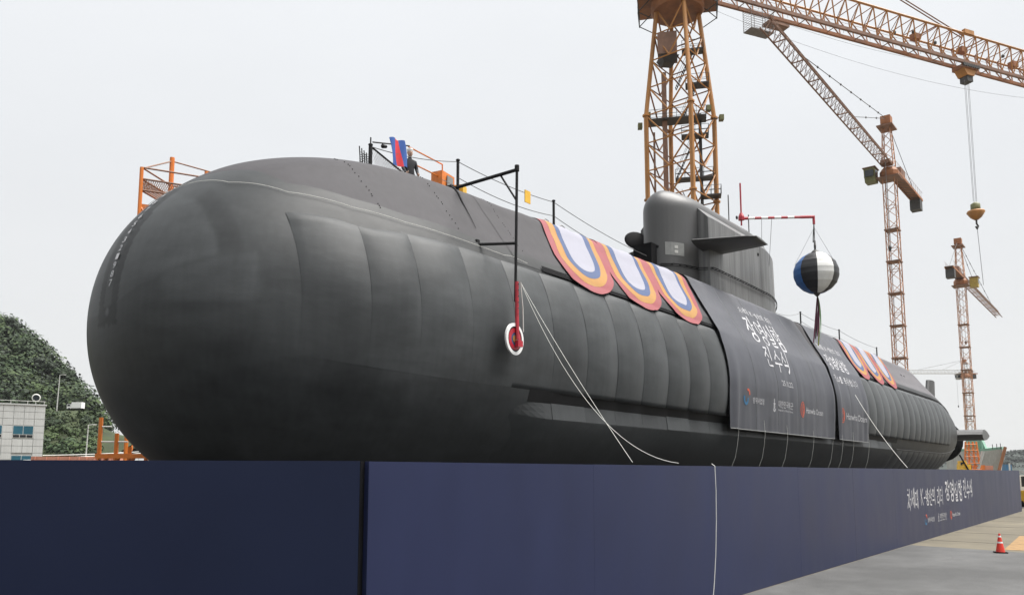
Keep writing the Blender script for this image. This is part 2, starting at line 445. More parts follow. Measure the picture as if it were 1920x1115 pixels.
def anchor2d(h):
    P = merge2d(ring2d(0, h * .86, h * .1, h * .12, h * .06), ([(-h * .045, h * .75), (h * .045, h * .75), (h * .045, h * .05), (-h * .045, h * .05)], [(0, 3, 2, 1)]),
                ([(-h * .2, h * .66), (h * .2, h * .66), (h * .2, h * .58), (-h * .2, h * .58)], [(0, 3, 2, 1)]), ring2d(0, h * .34, h * .30, h * .34, h * .09, 195, 345), ring2d(0, h * .42, h * .17, h * .17, h * .05))
    return P

# ------------------------------------------------------------------ the setting: ground
struct(MB().add([(-400, -400, 0), (2400, -400, 0), (2400, 700, 0), (-400, 700, 0)], [(0, 1, 2, 3)]).build('ground', 'concrete'))
ap = [(-60, -60, .004), (29.0, -60, .004), (36.0, 3.9, .004), (36.3, 5.0, .004), (36.75, 7.7, .004), (36.9, 8.1, .004), (-60, 8.1, .004)]
struct(MB().add(ap, [tuple(range(len(ap)))]).build('asphalt_apron', 'asphalt'))
struct(MB().add([(-6, 8.7, .004), (120, 8.7, .004), (120, 75, .004), (-6, 75, .004)], [(0, 1, 2, 3)]).build('unseen_dark_floor', 'unseen_dark_floor'))  # unseen dark sheet added to cut light bounced up onto the hull
pw = [(36.85, 4.75, .008), (45.2, 5.15, .008), (46.2, 4.2, .008), (37.0, 3.9, .008)]
struct(MB().add(pw, [(0, 3, 2, 1)]).build('painted_walkway', 'yellow_paint'))
for cpts in (((18, 5.2), (19.4, 5.0), (20.1, 5.3), (21.6, 5.1), (22.4, 5.4)), ((26, 2.6), (26.7, 3.4), (26.5, 4.4), (27.2, 5.6)), ((31, 5.9), (32.2, 5.7), (33.4, 6.0)), ((21, 2.2), (22.5, 2.6), (23.8, 2.5))):
    cm = MB(); n_ = len(cpts)
    for q, (x, y) in enumerate(cpts):
        w_ = .012 if 0 < q < n_ - 1 else .003
        cm.v += [(x, y - w_, .007), (x, y + w_, .007)]
    cm.f = [(2 * q, 2 * q + 2, 2 * q + 3, 2 * q + 1) for q in range(n_ - 1)]
    struct(cm.build('pavement_crack', 'dark_steel'))
# expansion joints of the concrete
for k in range(12):
    x = 40 + k * 6.0
    struct(MB().box((x, 2.0, .006), (.05, 12, .004)).build('expansion_joint', 'dark_steel'))

# ------------------------------------------------------------------ the submarine
sub = thing('submarine', 'huge dark grey submarine hull standing behind the navy wall', 'submarine', (7.9, HY, 1.7))
def vnoise(x, y, z, s): return noise.noise(Vector((x * s, y * s, z * s)))
def shoulder(X): return 31 + max(0.0, 11.9 - X) * 4.5
EDGE = ((7, 100), (9.3, 92), (9.96, 74), (10.66, 51), (12, 42), (13.25, 37.6), (16, 35.8), (200, 35.5))
def tone_edge(X):
    for (x0, a0), (x1, a1) in zip(EDGE, EDGE[1:]):
        if x0 <= X <= x1: return a0 + (a1 - a0) * (X - x0) / (x1 - x0)
    return 100
_tile = {}
def tile(X, a):
    k = (int(X / 1.35), int((a + 90) / 13 + .5 * (int(X / 1.35) % 2)))
    if k not in _tile: _tile[k] = random.Random(hash(k)).uniform(-.07, .07)
    return _tile[k]
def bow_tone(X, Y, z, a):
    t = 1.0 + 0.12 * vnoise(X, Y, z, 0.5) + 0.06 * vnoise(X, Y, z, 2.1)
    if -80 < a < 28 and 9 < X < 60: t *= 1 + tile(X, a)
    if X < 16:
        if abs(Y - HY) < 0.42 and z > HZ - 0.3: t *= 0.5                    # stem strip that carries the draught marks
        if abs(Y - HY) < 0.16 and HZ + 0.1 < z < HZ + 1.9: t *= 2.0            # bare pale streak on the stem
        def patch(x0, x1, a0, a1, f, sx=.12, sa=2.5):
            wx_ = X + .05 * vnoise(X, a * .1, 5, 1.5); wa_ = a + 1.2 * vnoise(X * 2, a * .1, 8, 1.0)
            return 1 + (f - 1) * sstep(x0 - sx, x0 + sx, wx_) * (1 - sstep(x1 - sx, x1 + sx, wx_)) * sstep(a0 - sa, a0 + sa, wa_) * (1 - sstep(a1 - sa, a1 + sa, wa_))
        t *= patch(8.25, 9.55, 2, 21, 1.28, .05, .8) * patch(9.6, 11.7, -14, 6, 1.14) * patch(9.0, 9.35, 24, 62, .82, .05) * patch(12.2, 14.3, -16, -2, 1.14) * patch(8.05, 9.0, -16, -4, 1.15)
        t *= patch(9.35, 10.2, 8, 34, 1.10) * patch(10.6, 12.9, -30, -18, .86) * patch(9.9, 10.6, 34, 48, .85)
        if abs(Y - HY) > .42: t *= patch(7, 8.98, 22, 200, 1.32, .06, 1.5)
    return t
xs = [7.9 + 7.5 * (1 - math.cos(math.pi / 2 * i / 120)) for i in range(121)]
xs += [15.4 + (70 - 15.4) * i / 90 for i in range(1, 91)] + [70 + 27.9 * i / 50 for i in range(1, 51)]
hb = MB(); tone = []
ND, NL = 150, 70; NA = ND + NL
for X in xs:
    ed = min(89.0, tone_edge(X)); bump = X < 17.9
    ang = [(180 - ed + (180 + 2 * ed) * k / (ND - 1), 0) for k in range(ND)] + [(ed + .12 + (180 - 2 * ed - .24) * k / (NL - 1), 1) for k in range(NL)]
    for a, casing_row in ang:  # flag marks rows that carry the lighter casing paint
        a = a - 360 if a > 180 else a
        x, y, z = case_p(X, a, -.008) if bump else hull_p(X, a)
        d = 0.004 * vnoise(X, y, z, 0.8) * min(1.0, hull_r(X) / 2)
        x, y, z = case_p(X, a, d - .008) if bump else hull_p(X, a, d)
        hb.v.append((x, y, z))
        if casing_row and ed < 88.9: tone.append(1.0 + 0.06 * vnoise(X * .3, a * .05, 0, 1))
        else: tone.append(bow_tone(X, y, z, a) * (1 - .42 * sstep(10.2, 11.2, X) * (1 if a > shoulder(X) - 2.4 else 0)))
for i in range(len(xs) - 1):
    for k in range(NA):
        k2 = (k + 1) % NA
        hb.f.append((i * NA + k, (i + 1) * NA + k, (i + 1) * NA + k2, i * NA + k2))
hb.f.append(tuple(range(NA))); hb.f.append(tuple((len(xs) - 1) * NA + k for k in range(NA - 1, -1, -1)))
hb.tone = tone
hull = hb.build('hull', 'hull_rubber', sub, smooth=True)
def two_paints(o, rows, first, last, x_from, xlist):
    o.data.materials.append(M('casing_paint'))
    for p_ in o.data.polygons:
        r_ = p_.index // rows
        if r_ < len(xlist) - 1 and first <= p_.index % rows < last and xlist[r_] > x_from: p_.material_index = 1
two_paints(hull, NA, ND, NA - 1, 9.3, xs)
# deck casing
cb = MB(); ct = []
cxs = [17.2 + 0.25 * i for i in range(9)] + [19.7 + 1.0 * i for i in range(50)] + [69.2 + 0.45 * i for i in range(33)]
NR = 24
for X in cxs:
    lip = 0.05 * sstep(18.6, 20, X)
    ed = min(89.0, tone_edge(X)); lo = 29.0 if X < 18.5 else 31.0
    rows = [(lo + (ed - .15 - lo) * k / NR, 0) for k in range(NR + 1)] + [(ed + (180 - 2 * ed) * k / 80, 1) for k in range(81)] + [(180 - ed + .15 + (ed - .15 - 31) * k / 12, 0) for k in range(13)]
    for a, up_ in rows:
        cb.v.append(case_p(X, a, lip + 0.003 * vnoise(X, a * .1, 0, .7)))
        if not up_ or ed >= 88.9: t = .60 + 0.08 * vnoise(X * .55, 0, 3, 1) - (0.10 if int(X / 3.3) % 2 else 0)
        else: t = (1.0 if X < 61 else 1.9) + 0.06 * vnoise(X * .3, a * .05, 0, 1)  # stern raised in tone to imitate the sky's grazing sheen
        if X < 9.5 and not up_: t = bow_tone(X, cb.v[-1][1], cb.v[-1][2], a)
        ct.append(t)
nc = NR + 1 + 81 + 13
for i in range(len(cxs) - 1):
    for k in range(nc - 1): cb.f.append((i * nc + k, i * nc + k + 1, (i + 1) * nc + k + 1, (i + 1) * nc + k))
cb.tone = ct
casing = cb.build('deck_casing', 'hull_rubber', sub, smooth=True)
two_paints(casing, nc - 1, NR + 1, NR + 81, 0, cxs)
# dark slot under the casing edge
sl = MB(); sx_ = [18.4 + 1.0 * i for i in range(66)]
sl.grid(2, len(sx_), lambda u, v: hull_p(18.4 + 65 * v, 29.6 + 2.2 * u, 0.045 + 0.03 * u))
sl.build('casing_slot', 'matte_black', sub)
# strakes of hull cladding between the frames
seams = [10.25, 11.72, 13.02, 14.7, 16.4, 18.14, 19.86, 21.58, 23.25, 24.98, 26.66, 28.35] + [28.35 + 1.69 * k for k in range(1, 29)]
for i in range(len(seams) - 1):
    x0, x1 = seams[i], seams[i + 1]
    amp = (0.085 + 0.035 * sstep(13, 20, x0)) * random.uniform(.75, 1.2)
    lowfade = x1 < 17
    pb = MB(); nu, nv = 15, 26
    def pp(u, v, x0=x0, x1=x1, amp=amp, lowfade=lowfade, i=i):
        gp_ = .003 if x1 < 17 else .008
        X = x0 + gp_ + (x1 - x0 - 2 * gp_) * u
        a = -15.0 + (shoulder(X) - 2.4 + 15.0) * v
        bul = max(0.0, math.sin(math.pi * u)) ** .75
        fl = sstep(16.6, 22.0, X)
        fade = fl + (1 - fl) * sstep(0.05, 0.6, v)
        fade *= sstep(1.02, 0.93, v) if False else (1 - 0.8 * sstep(0.95, 1.0, v))
        off = 0.004 + (0.014 * (0 if i == 0 and u < .05 else 1) + amp * bul) * fade + 0.006 * vnoise(X, v * 4, i, 1.0)
        if fl < 1: off = off * (fl + (1 - fl) * (0.12 + 0.88 * sstep(0, .5, v))) + 0.002
        return case_p(X, a, off) if a > 30.5 and X < 13 else hull_p(X, a, off)
    pb.grid(nu, nv, pp)
    if x0 > 16:  # lower lip
        o = len(pb.v)
        for q in range(nu): pb.v.append(hull_p(x0 + 0.008 + (x1 - x0 - 0.016) * q / (nu - 1), -15.2, -0.05))
        for q in range(nu - 1): pb.f.append((o + q, o + q + 1, q + 1, q))
    tv = random.uniform(-.07, .07)
    pb.tone = [((1.75 if x0 > 49 else 1.3) if x0 > 17 else 1.12 + .18 * sstep(10, 17, x)) + tv * sstep(11, 18, x) + .10 * vnoise(x, y, z, .5) for x, y, z in pb.v]  # aft strakes painted paler to imitate grazing sky reflection
    pb.build('hull_panel', 'hull_rubber', sub, smooth=True)
# flank sonar fairing with its sloping top plates
fx0, fx1 = 16.6, 58.0
fb = MB()
def fair(X, k):
    g = sstep(fx0, fx0 + 1.6, X) * (1 - sstep(fx1 - 1.2, fx1, X))
    prof = [(-18.4, -0.02), (-23.6, 0.01 + 0.21 * g), (-24, 0.01 + 0.22 * g), (-40, 0.01 + 0.16 * g), (-62, 0.003)]
    a, o = prof[k]
    return hull_p(X, a, o)
fxs = [fx0 + (fx1 - fx0) * i / 80 for i in range(81)]
for X in fxs:
    for k in range(1, 5): fb.v.append(fair(X, k))
for i in range(80):
    for k in range(3): fb.f.append((i * 4 + k, i * 4 + k + 1, i * 4 + 5 + k, i * 4 + 4 + k))
fb.tone = [1.0 + .1 * vnoise(x, y, z, .6) for x, y, z in fb.v]
fair_o = fb.build('sonar_fairing', 'hull_rubber', sub, smooth=True)
edges = [fx0 + 0.1, 18.3] + [18.3 + 1.72 * k for k in range(1, 23)]
for i in range(len(edges) - 1):
    a0, a1 = edges[i] + 0.006, min(edges[i + 1] - 0.006, fx1)
    tb = MB()
    jit = random.uniform(-.006, .01)
    def tp(u, v, a0=a0, a1=a1, jit=jit):
        X = a0 + (a1 - a0) * u
        p = Vector(fair(X, 0)).lerp(Vector(fair(X, 1)), v)
        return p + Vector((0, -0.01 - jit, 0.008))
    tb.grid(6, 4, tp)
    tb.tone = [1.05 + jit * 30] * len(tb.v)
    tb.build('fairing_plate', 'hull_rubber', fair_o)
rs = MB(); rs.grid(80, 2, lambda u, v: hull_p(fx0 + .6 + (fx1 - fx0 - 1) * u, -18.9 + 4.2 * v, 0.006)); rs.build('recess_shade_strip', 'black_steel', sub)  # black strip painted where the overhanging panels shade the recess
for i in range(13):      # lower row of cladding aft
    x0 = 58.2 + 1.69 * i; pb = MB()
    pb.grid(11, 12, lambda u, v: hull_p(x0 + .01 + 1.67 * u, -46 + 21.4 * v, .006 + .05 * max(0.0, math.sin(math.pi * u)) ** .62 * (1 - .8 * sstep(.92, 1, v))))
    pb.tone = [1.6 + .12 * vnoise(x, y, z, .5) + random.uniform(-.01, .01) for x, y, z in pb.v]  # aft row paler too, the same sheen put into the tone
    pb.build('hull_panel', 'hull_rubber', sub, smooth=True)
# lower belt seam on the after body
bs = MB(); bs.tube([hull_p(58 + 27 * i / 30, -24, 0.01) for i in range(31)], 0.035, 5); bs.build('belt_seam', 'fin_paint', sub)
for X in (66.0, 66.9):
    mb = MB(); mb.lathe([(.12, -.02), (.12, .03)], case_p(X, 52, .03), (0, -.7, .7), 10); mb.build('scuttle', 'matte_black', sub)
# rows of fastenings on the casing
for X in (12.6, 15.2, 17.9, 20.6):
    rb = MB()
    for k in range(34):
        a = 38 + k * 0.95
        if random.random() < .35: continue
        p = Vector(case_p(X + 0.06 * vnoise(k, X, 0, .3), a, 0.002)); rb.box(p, (.013, .02, .024))
    rb.build('fastening_row', 'matte_black', sub, kind='stuff')
# draught marks on the stem
for k in range(13):
    z = 7.02 + k * 0.205
    # stem surface at this height
    lo, hi = 7.9, 15.0
    for _ in range(40):
        mid = (lo + hi) / 2
        if HZ + ASP * hull_r(mid) < z: lo = mid
        else: hi = mid
    X = lo; sl_ = (hull_r(X + .05) - hull_r(X)) * ASP / .05
    up = Vector((1, 0, sl_)).normalized(); nrm = Vector((-up.z, 0, up.x))
    V, F = printed(str([7, 8, 9, 1, 2, 3, 4, 5, 6, 7, 8, 9, 2][k]), 0.13, 0.15)
    mb = MB(); side = Vector((0, -1, 0))
    base = Vector((X, HY + 0.02, z)) + nrm * 0.022
    mb.add([base + side * a + up * b for a, b in V], F)
    mb.build('draught_mark', 'white_print', sub)
# sail: stacked sections
sail_root = MB()
def sail_half(X, z):
    n0, n1 = 32.65, 47.4
    t = min(1, max(0, (X - n0) / (n1 - n0)))
    if t < .19: w_ = 1.33 * (1 - (1 - t / .19) ** 2) ** .5
    elif t < .6: w_ = 1.33
    else: w_ = 1.33 * (1 - ((t - .6) / .4) ** 2.0) + .04
    return w_
ZT = 16.5
def sail_pt(u, v):
    # u round the section (0..1), v up
    z = 11.2 + (ZT - 11.2) * math.sin(v * math.pi / 2) ** .8 if v < 1 else ZT
    h = (z - 11.2) / (ZT - 11.2)
    k = max(0, (z - 15.35) / (ZT - 15.35))
    shrink = max(0.0, 1 - k ** 2.6) ** .5
    x0 = 32.65 + 1.4 * (1 - max(0, 1 - k ** 2.2) ** .5); x1 = 47.4 - 2.2 * (1 - max(0, 1 - k ** 2.4) ** .5) - 0.3 * h
    s_ = u * 2 if u <= .5 else 2 - u * 2
    s2 = (1 - math.cos(math.pi * s_)) / 2
    Xn = 32.65 + 14.75 * s2
    X = x0 + (x1 - x0) * s2
    w_ = sail_half(Xn, z) * shrink
    return (X, HY - w_ if u <= .5 else HY + w_, z)
sail_root.grid(120, 34, sail_pt, close_u=True)
sail = sail_root.build('sail', 'sail_paint', sub, smooth=True)
cap = MB()
def side_fair(sgn):
    mb = MB(); X0 = 34.75
    st = []
    for i in range(26):
        X = X0 + (47.2 - X0) * i / 25
        wi = sail_half(X, 12)
        wo = wi + 0.52 * (1 - ((X - X0) / (47.2 - X0)) ** 3)
        st.append([(X, HY - sgn * (wi - .06), 15.6), (X, HY - sgn * (wi + .01), 15.62), (X, HY - sgn * wo, 15.1), (X, HY - sgn * (wo + .02), 14.0), (X, HY - sgn * (wo + .06), 11.3), (X, HY - sgn * (wi - .1), 11.3)])
    o = 0; n = 6
    for s_ in st: mb.v += s_
    for i in range(25):
        for k in range(n):
            k2 = (k + 1) % n; f = (i * n + k, i * n + k2, (i + 1) * n + k2, (i + 1) * n + k)
            mb.f.append(f if sgn < 0 else f[::-1])
    mb.f.append(tuple(range(n))); mb.f.append(tuple(25 * n + k for k in range(n)))
    mb.build('sail_fairing', 'sail_stained', sub)
side_fair(1); side_fair(-1)
# bow planes on the sail
def plane(sgn, tilt):
    mb = MB(); chord = [(0, 0), (.06, .55), (.2, .9), (.42, 1.0), (.7, .62), (1, .03)]
    root_y = HY - sgn * 1.5; tip_y = HY - sgn * 4.2
    st = []
    for j in range(9):
        f = j / 8; c = 2.7 - 1.1 * f; th = 0.19 - 0.07 * f
        if j == 8: c *= .93; th *= .5
        yy = root_y + (tip_y - root_y) * f; xc = 34.9 + 0.4 * f
        ring = []
        for (a, b) in chord: ring.append((xc - c / 2 + c * a, b * th))
        for (a, b) in chord[::-1]: ring.append((xc - c / 2 + c * a, -b * th))
        t = R(tilt)
        st.append([(35.3 + (x - 35.3) * math.cos(t) + z * math.sin(t), yy, 13.62 - (x - 35.3) * math.sin(t) + z * math.cos(t)) for x, z in ring])
    n = len(st[0])
    for s_ in st: mb.v += s_
    for i in range(8):
        for k in range(n):
            k2 = (k + 1) % n; mb.f.append((i * n + k, i * n + k2, (i + 1) * n + k2, (i + 1) * n + k))
    mb.f.append(tuple(8 * n + k for k in range(n)))
    mb.build('sail_plane', 'fin_paint', sub, smooth=True)
plane(1, 3); plane(-1, 3)
# grab rail along the sail, its brackets, door, lamp panel and scuttle
gr = MB()
rail = []
for i in range(40):
    X = 32.7 + 14.2 * i / 39
    wi = sail_half(X, 12.6)
    if X > 34.75: wi += 0.52 * (1 - ((X - 34.75) / 12.45) ** 3) + .04
    rail.append((X, HY - wi - .10, 12.62))
gr.tube(rail, .02, 5); gr.tube([(x, y, z - .09) for x, y, z in rail], .016, 5)
for (x, y, z) in rail[::1]: gr.tube([(x, y + .12, z), (x, y, z - .04)], .014, 4)
gr.build('grab_rail', 'matte_black', sub)
def on_sail(X, z, off=.0):
    return Vector((X, HY - sail_half(X, z) - off, z))
mb = MB()
mb.grid(5, 3, lambda u, v: on_sail(32.85 + .85 * u, 13.05 + .62 * v, .02)); lamp = mb.build('lamp_panel', 'stencil_grey', sub)
for k in range(2):
    mb = MB(); mb.grid(3, 2, lambda u, v: on_sail(33.2 + .16 * u, 13.16 + .22 * k + .14 * v, .032)); mb.build('lens', 'far_steel', lamp)
mb = MB(); mb.lathe([(.07, 0), (.07, .03), (.05, .035)], on_sail(32.68, 13.45, 0), (-.8, -.6, 0), 10); mb.build('scuttle', 'matte_black', sub)
mb = MB().box((32.4, 17.8, 12.7), (.5, .95, 1.7)); mb.build('forward_door_opening', 'matte_black', sub)
mb = MB(); mb.lathe([(.02, -.06), (.5, -.05), (.6, 0), (.5, .05), (.02, .06)], (34.35, 19.35, 14.5), (.62, .62, -.45), 20); shd = mb.build('signal_shield', 'matte_black', sub, smooth=True)
MB().tube([(34.4, 19.2, 14.3), (34.2, 18.7, 13.2), (34.2, 18.6, 11.6)], .07, 6).build('shield_arm', 'matte_black', shd)
for X, z in ((38.3, 15.95), (41.0, 14.6)):
    mb = MB(); mb.lathe([(.09, 0), (.09, .05)], (X, HY - 1.31 - (.05 if z > 16 else .46), z), (0, -1, 0), 10); mb.build('scuttle', 'matte_black', sub)
# masts on the sail roof
for X, h in ((40.6, 1.6), (43.4, 1.2)):
    mb = MB(); mb.tube([(X, HY - .4, 16.2), (X, HY - .4, ZT + h)], .03, 6); mb.build('mast', 'dark_steel', sub)
# after control surfaces
def foil(name, root, tip, c0, c1, t0, t1, up, m='fin_paint'):
    mb = MB(); prof = [(0, .0), (.05, .55), (.16, .88), (.34, 1), (.6, .82), (.82, .45), (1, .05)]
    root = Vector(root); tip = Vector(tip); up = Vector(up); n = 2 * len(prof)
    for f in (0, .5, 1):
        c = c0 + (c1 - c0) * f; t = t0 + (t1 - t0) * f; o = root.lerp(tip, f)
        for a, b in prof: mb.v.append(tuple(o + Vector((c * a, 0, 0)) + up * (b * t)))
        for a, b in prof[::-1]: mb.v.append(tuple(o + Vector((c * a, 0, 0)) - up * (b * t)))
    for i in range(2):
        for k in range(n):
            k2 = (k + 1) % n; mb.f.append((i * n + k, i * n + k2, (i + 1) * n + k2, (i + 1) * n + k))
    mb.f.append(tuple(2 * n + k for k in range(n)))
    return mb.build(name, m, sub, smooth=False)
foil('stern_plane', (83.4, 14.8, 6.45), (84.2, 11.9, 6.45), 5.0, 4.2, .52, .5, (0, 0, 1), 'sail_paint')
foil('stern_plane', (83.4, 20.2, 6.45), (84.2, 23.1, 6.45), 5.0, 4.2, .52, .5, (0, 0, 1), 'sail_paint')
foil('rudder', (88.5, HY, 8.2), (91.2, HY, 12.5), 5.5, 3.4, .32, .3, (0, 1, 0))
foil('rudder', (88.5, HY, 4.6), (91.2, HY, 1.8), 5.5, 3.4, .32, .3, (0, 1, 0))
mb = MB(); mb.lathe([(.9, -1.5), (2.15, -.25), (2.2, .1), (1.7, .5), (.6, 1.6), (.05, 2.2)], (95.6, HY, 6.3), (1, 0, 0), 24); mb.build('propeller_cover', 'matte_black', sub, smooth=True)

# ------------------------------------------------------------------ launch banners draped over the boat
SB = BS[-1]
def banner_fold(X, s, x0, x1):
    f = sstep(3.5, SB, s)
    e0 = math.exp(-((X - x0) / 0.9) ** 2); e1 = math.exp(-((X - x1) / 0.7) ** 2)
    return 0.022 * vnoise(X, s * .35, x0, 1.3) + 0.008 * vnoise(X * .5, s * 1.6, x0 + 9, 1.4) + f * (0.07 * math.sin(X * 5.1 + 0.5 * s) * (e0 * 1.3 + e1) + 0.035 * vnoise(X * 2.2, s * .2, 4, 1.0)) + 0.05 * (e0 + e1) * sstep(2.5, 4.5, s)
def banner_p(X, s, x0, x1, off=0.0):
    y, z = banner_yz(s, 0.03 + off + banner_fold(X, s, x0, x1))
    return (X + (.28 if x0 < 40 else .46) * max(0.0, 5.0 - s), y, z)
def banner(x0, x1, label, s0=0.0):
    root = thing('launch_banner', label, 'banner', ((x0 + x1) / 2, banner_yz(SB)[0], banner_yz(SB)[1]), 'launch banners draped over the hull')
    mb = MB(); nu = int((x1 - x0) * 9); nv = 80
    def fn(u, v):
        X = x0 + (x1 - x0) * u; s = s0 + (SB - s0) * v
        X += 0.10 * (u - .5) * math.sin(v * 2.4) + (0.05 * vnoise(0, s, x0, .9) if u in (0.0, 1.0) else 0)
        return banner_p(X, s, x0, x1)
    mb.grid(nu, nv, fn)
    # back face, so that the cloth has a thickness
    def fb_(u, v):
        X = x0 + (x1 - x0) * u; s = s0 + (SB - s0) * v
        X += 0.10 * (u - .5) * math.sin(v * 2.4)
        return banner_p(X, s, x0, x1, -0.012)
    mb.grid(nu, nv, fb_)
    mb.build('cloth', 'banner_cloth', root, smooth=True)
    # sewn vertical seams and the hem
    for k in range(1, int((x1 - x0) / 2.6)):
        X = x0 + k * 2.6
        sm = MB(); sm.tube([banner_p(X, s0 + .3 + (SB - s0 - .35) * i / 40, x0, x1, 0.002) for i in range(41)], .009, 4); sm.build('cloth_seam', 'stencil_grey', root)
    hm = MB(); hm.tube([banner_p(x0 + (x1 - x0) * i / 60, SB - .02, x0, x1, .004) for i in range(61)], .02, 5); hm.build('hem', 'stencil_grey', root)
    return root
def letter(root, VF, X, s, x0, x1, m='white_print', off=0.012):
    """2D lettering laid on the cloth: u along the boat, v up the drape (s runs down)"""
    mb = MB(); mb.add([banner_p(X + a, s - b, x0, x1, off) for a, b in VF[0]], VF[1])
    return mb.build('lettering', m, root)
B1 = (29.85, 42.95)
bn1 = banner(*B1, 'wide charcoal launch banner with large white brush lettering and three logos, below the sail', 0.3)
letter(bn1, brush('차세대 K-방산의 리더', 3.95, .36, .12, 0, 3), 34.2, 2.5, *B1)
for q, (ch, dx, ds) in enumerate((('장', 0, 0), ('영', 1.16, .03), ('실', 2.2, .0), ('함', 3.2, .02))):
    letter(bn1, brush(ch, 1.04, 1.50, .075, .25, 5 + q), 33.7 + dx, 4.36 + ds, *B1)
for q, (ch, dx, ds) in enumerate((('진', 0, 0), ('수', 1.05, .03), ('식', 2.1, .0))):
    letter(bn1, brush(ch, .96, 1.10, .085, .12, 15 + q), 34.2 + dx, 5.66 + ds, *B1)
letter(bn1, printed("'25.10.22.", 1.45, .25), 35.55, 6.34, *B1)
letter(bn1, ring2d(31.35, 0, .24, .27, .12, 150, 370), 0, 7.22, *B1, m='blue_print')
letter(bn1, ring2d(31.55, .1, .20, .22, .09, -10, 120), 0, 7.12, *B1, m='red_print')
letter(bn1, printed('방위사업청', 1.25, .26), 32.1, 7.36, *B1)
letter(bn1, anchor2d(.58), 34.5, 7.58, *B1)
letter(bn1, printed('대한민국해군', 1.85, .32), 35.0, 7.36, *B1)
letter(bn1, printed('Republic of Korea Navy', 1.85, .11), 35.0, 7.53, *B1)
def rings(X, s, r, root, B):
    letter(root, merge2d(ring2d(0, 0, r * .8, r, r * .11), ring2d(r * .18, 0, r * .55, r * .72, r * .10), ring2d(r * .34, 0, r * .3, r * .45, r * .10)), X, s, *B, m='red_print')
rings(38.15, 7.26, .38, bn1, B1)
letter(bn1, printed('Hanwha Ocean', 2.5, .28), 38.65, 7.4, *B1)
B2 = (43.65, 49.5)
bn2 = banner(*B2, 'narrow charcoal launch banner further aft with one orange ring logo', 0.0)
letter(bn2, brush('차세대 K-방산의 리더', 4.3, .40, .12, 0, 8), 44.0, 3.1, *B2)
for q, (ch, dx) in enumerate((('장', 0), ('영', 1.0), ('실', 1.95), ('함', 2.9))):
    letter(bn2, brush(ch, .92, 1.0, .095, .15, 25 + q), 43.95 + dx, 4.55, *B2)
letter(bn2, brush('진수를 축하합니다', 4.5, .40, .12, 0, 10), 43.95, 5.4, *B2)
rings(44.55, 7.18, .40, bn2, B2)
letter(bn2, printed('Hanwha Ocean', 3.7, .36), 45.2, 7.36, *B2)
# cords that hold the banners down
cord_lab = ['white cord below the lower left corner of the wide banner', 'white cord second from the left under the wide banner', 'white cord under the middle of the wide banner', 'white cord under the ring logo of the wide banner',
            'white cord at the lower right corner of the wide banner', 'white cord under the left edge of the narrow banner', 'white cord under the ring logo of the narrow banner', 'white cord under the right corner of the narrow banner']
for k, X in enumerate((30.5, 33.3, 36.0, 39.6, 42.6, 44.3, 46.3, 49.4)):
    y, z = banner_yz(SB)
    pts = [(X, y - .05, z + .5), (X + .03, y - .07, z - .1), (X - .05, y - .03, z - .6), (X - .1, y + .05, z - 1.1), (X - .22, y + .22, z - 1.6), (X - .4, y + .6, z - 2.2)]
    tag(MB().tube(pts, .006, 5).build('tie_cord', 'rope_white'), cord_lab[k], 'cord', 'cords tying down the banners')

# ------------------------------------------------------------------ scalloped bunting
def bunting(x0, wid, lean, label):
    cloths = [('pink_band', 'cloth_pink', 1.0), ('orange_band', 'cloth_orange', .80), ('blue_band', 'cloth_blue', .60), ('white_centre', 'cloth_white', .42)]
    root = thing('scalloped_bunting', label, 'bunting', (x0 + 1.5 * wid, HY - 4.2, 8.8))
    for k in range(3):
        xc = x0 + wid * (k + .5)
        outer = None
        for b, (nm, m, f) in enumerate(cloths):
            fin = cloths[b + 1][2] if b < 3 else 0.0
            mb = MB(); S0 = 0.25; ST = 4.5
            def edge(t, f):
                # half outline of the scallop: t 0 at the top edge, 1 at the tip
                hw = wid * .5 * f
                depth = S0 + (ST - S0) * (1 - (1 - f) * .42)
                s = S0 + (depth - S0) * math.sin(t * math.pi / 2)
                w_ = hw * (max(0, 1 - (max(0, (s - 2.7) / (depth - 2.7)) if s > 2.7 else 0) ** 2.1)) ** .5
                return w_, s
            rows = 44
            for sgn in (-1, 1):
                def fn(u, v, f=f, fin=fin, sgn=sgn):
                    wo, so = edge(v, f)
                    if fin > 0:
                        wi, si = edge(v, fin)
                    else: wi, si = 0.0, so
                    w_ = wi + (wo - wi) * u; s = si + (so - si) * u
                    X = xc + sgn * w_ + lean * (s - 2) / 2.7
                    y, z = banner_yz(s, 0.035 + .004 * b + .03 * vnoise(X * 1.8, s * .6, k, 1) + .012 * math.sin(X * 6 + s), case_g(X))
                    return (X, y, z)
                mb.grid(5 if fin else 8, rows, fn)
            if outer is None: outer = mb.build('scallop', m, root, smooth=True)
            else: mb.build(nm, m, outer, smooth=True)
    return root
bunting(20.15, 3.4, -1.1, 'pink, orange and blue scalloped bunting hung over the casing ahead of the sail')
bunting(51.6, 3.4, -1.7, 'smaller-looking scalloped bunting abaft the narrow banner near the stern')

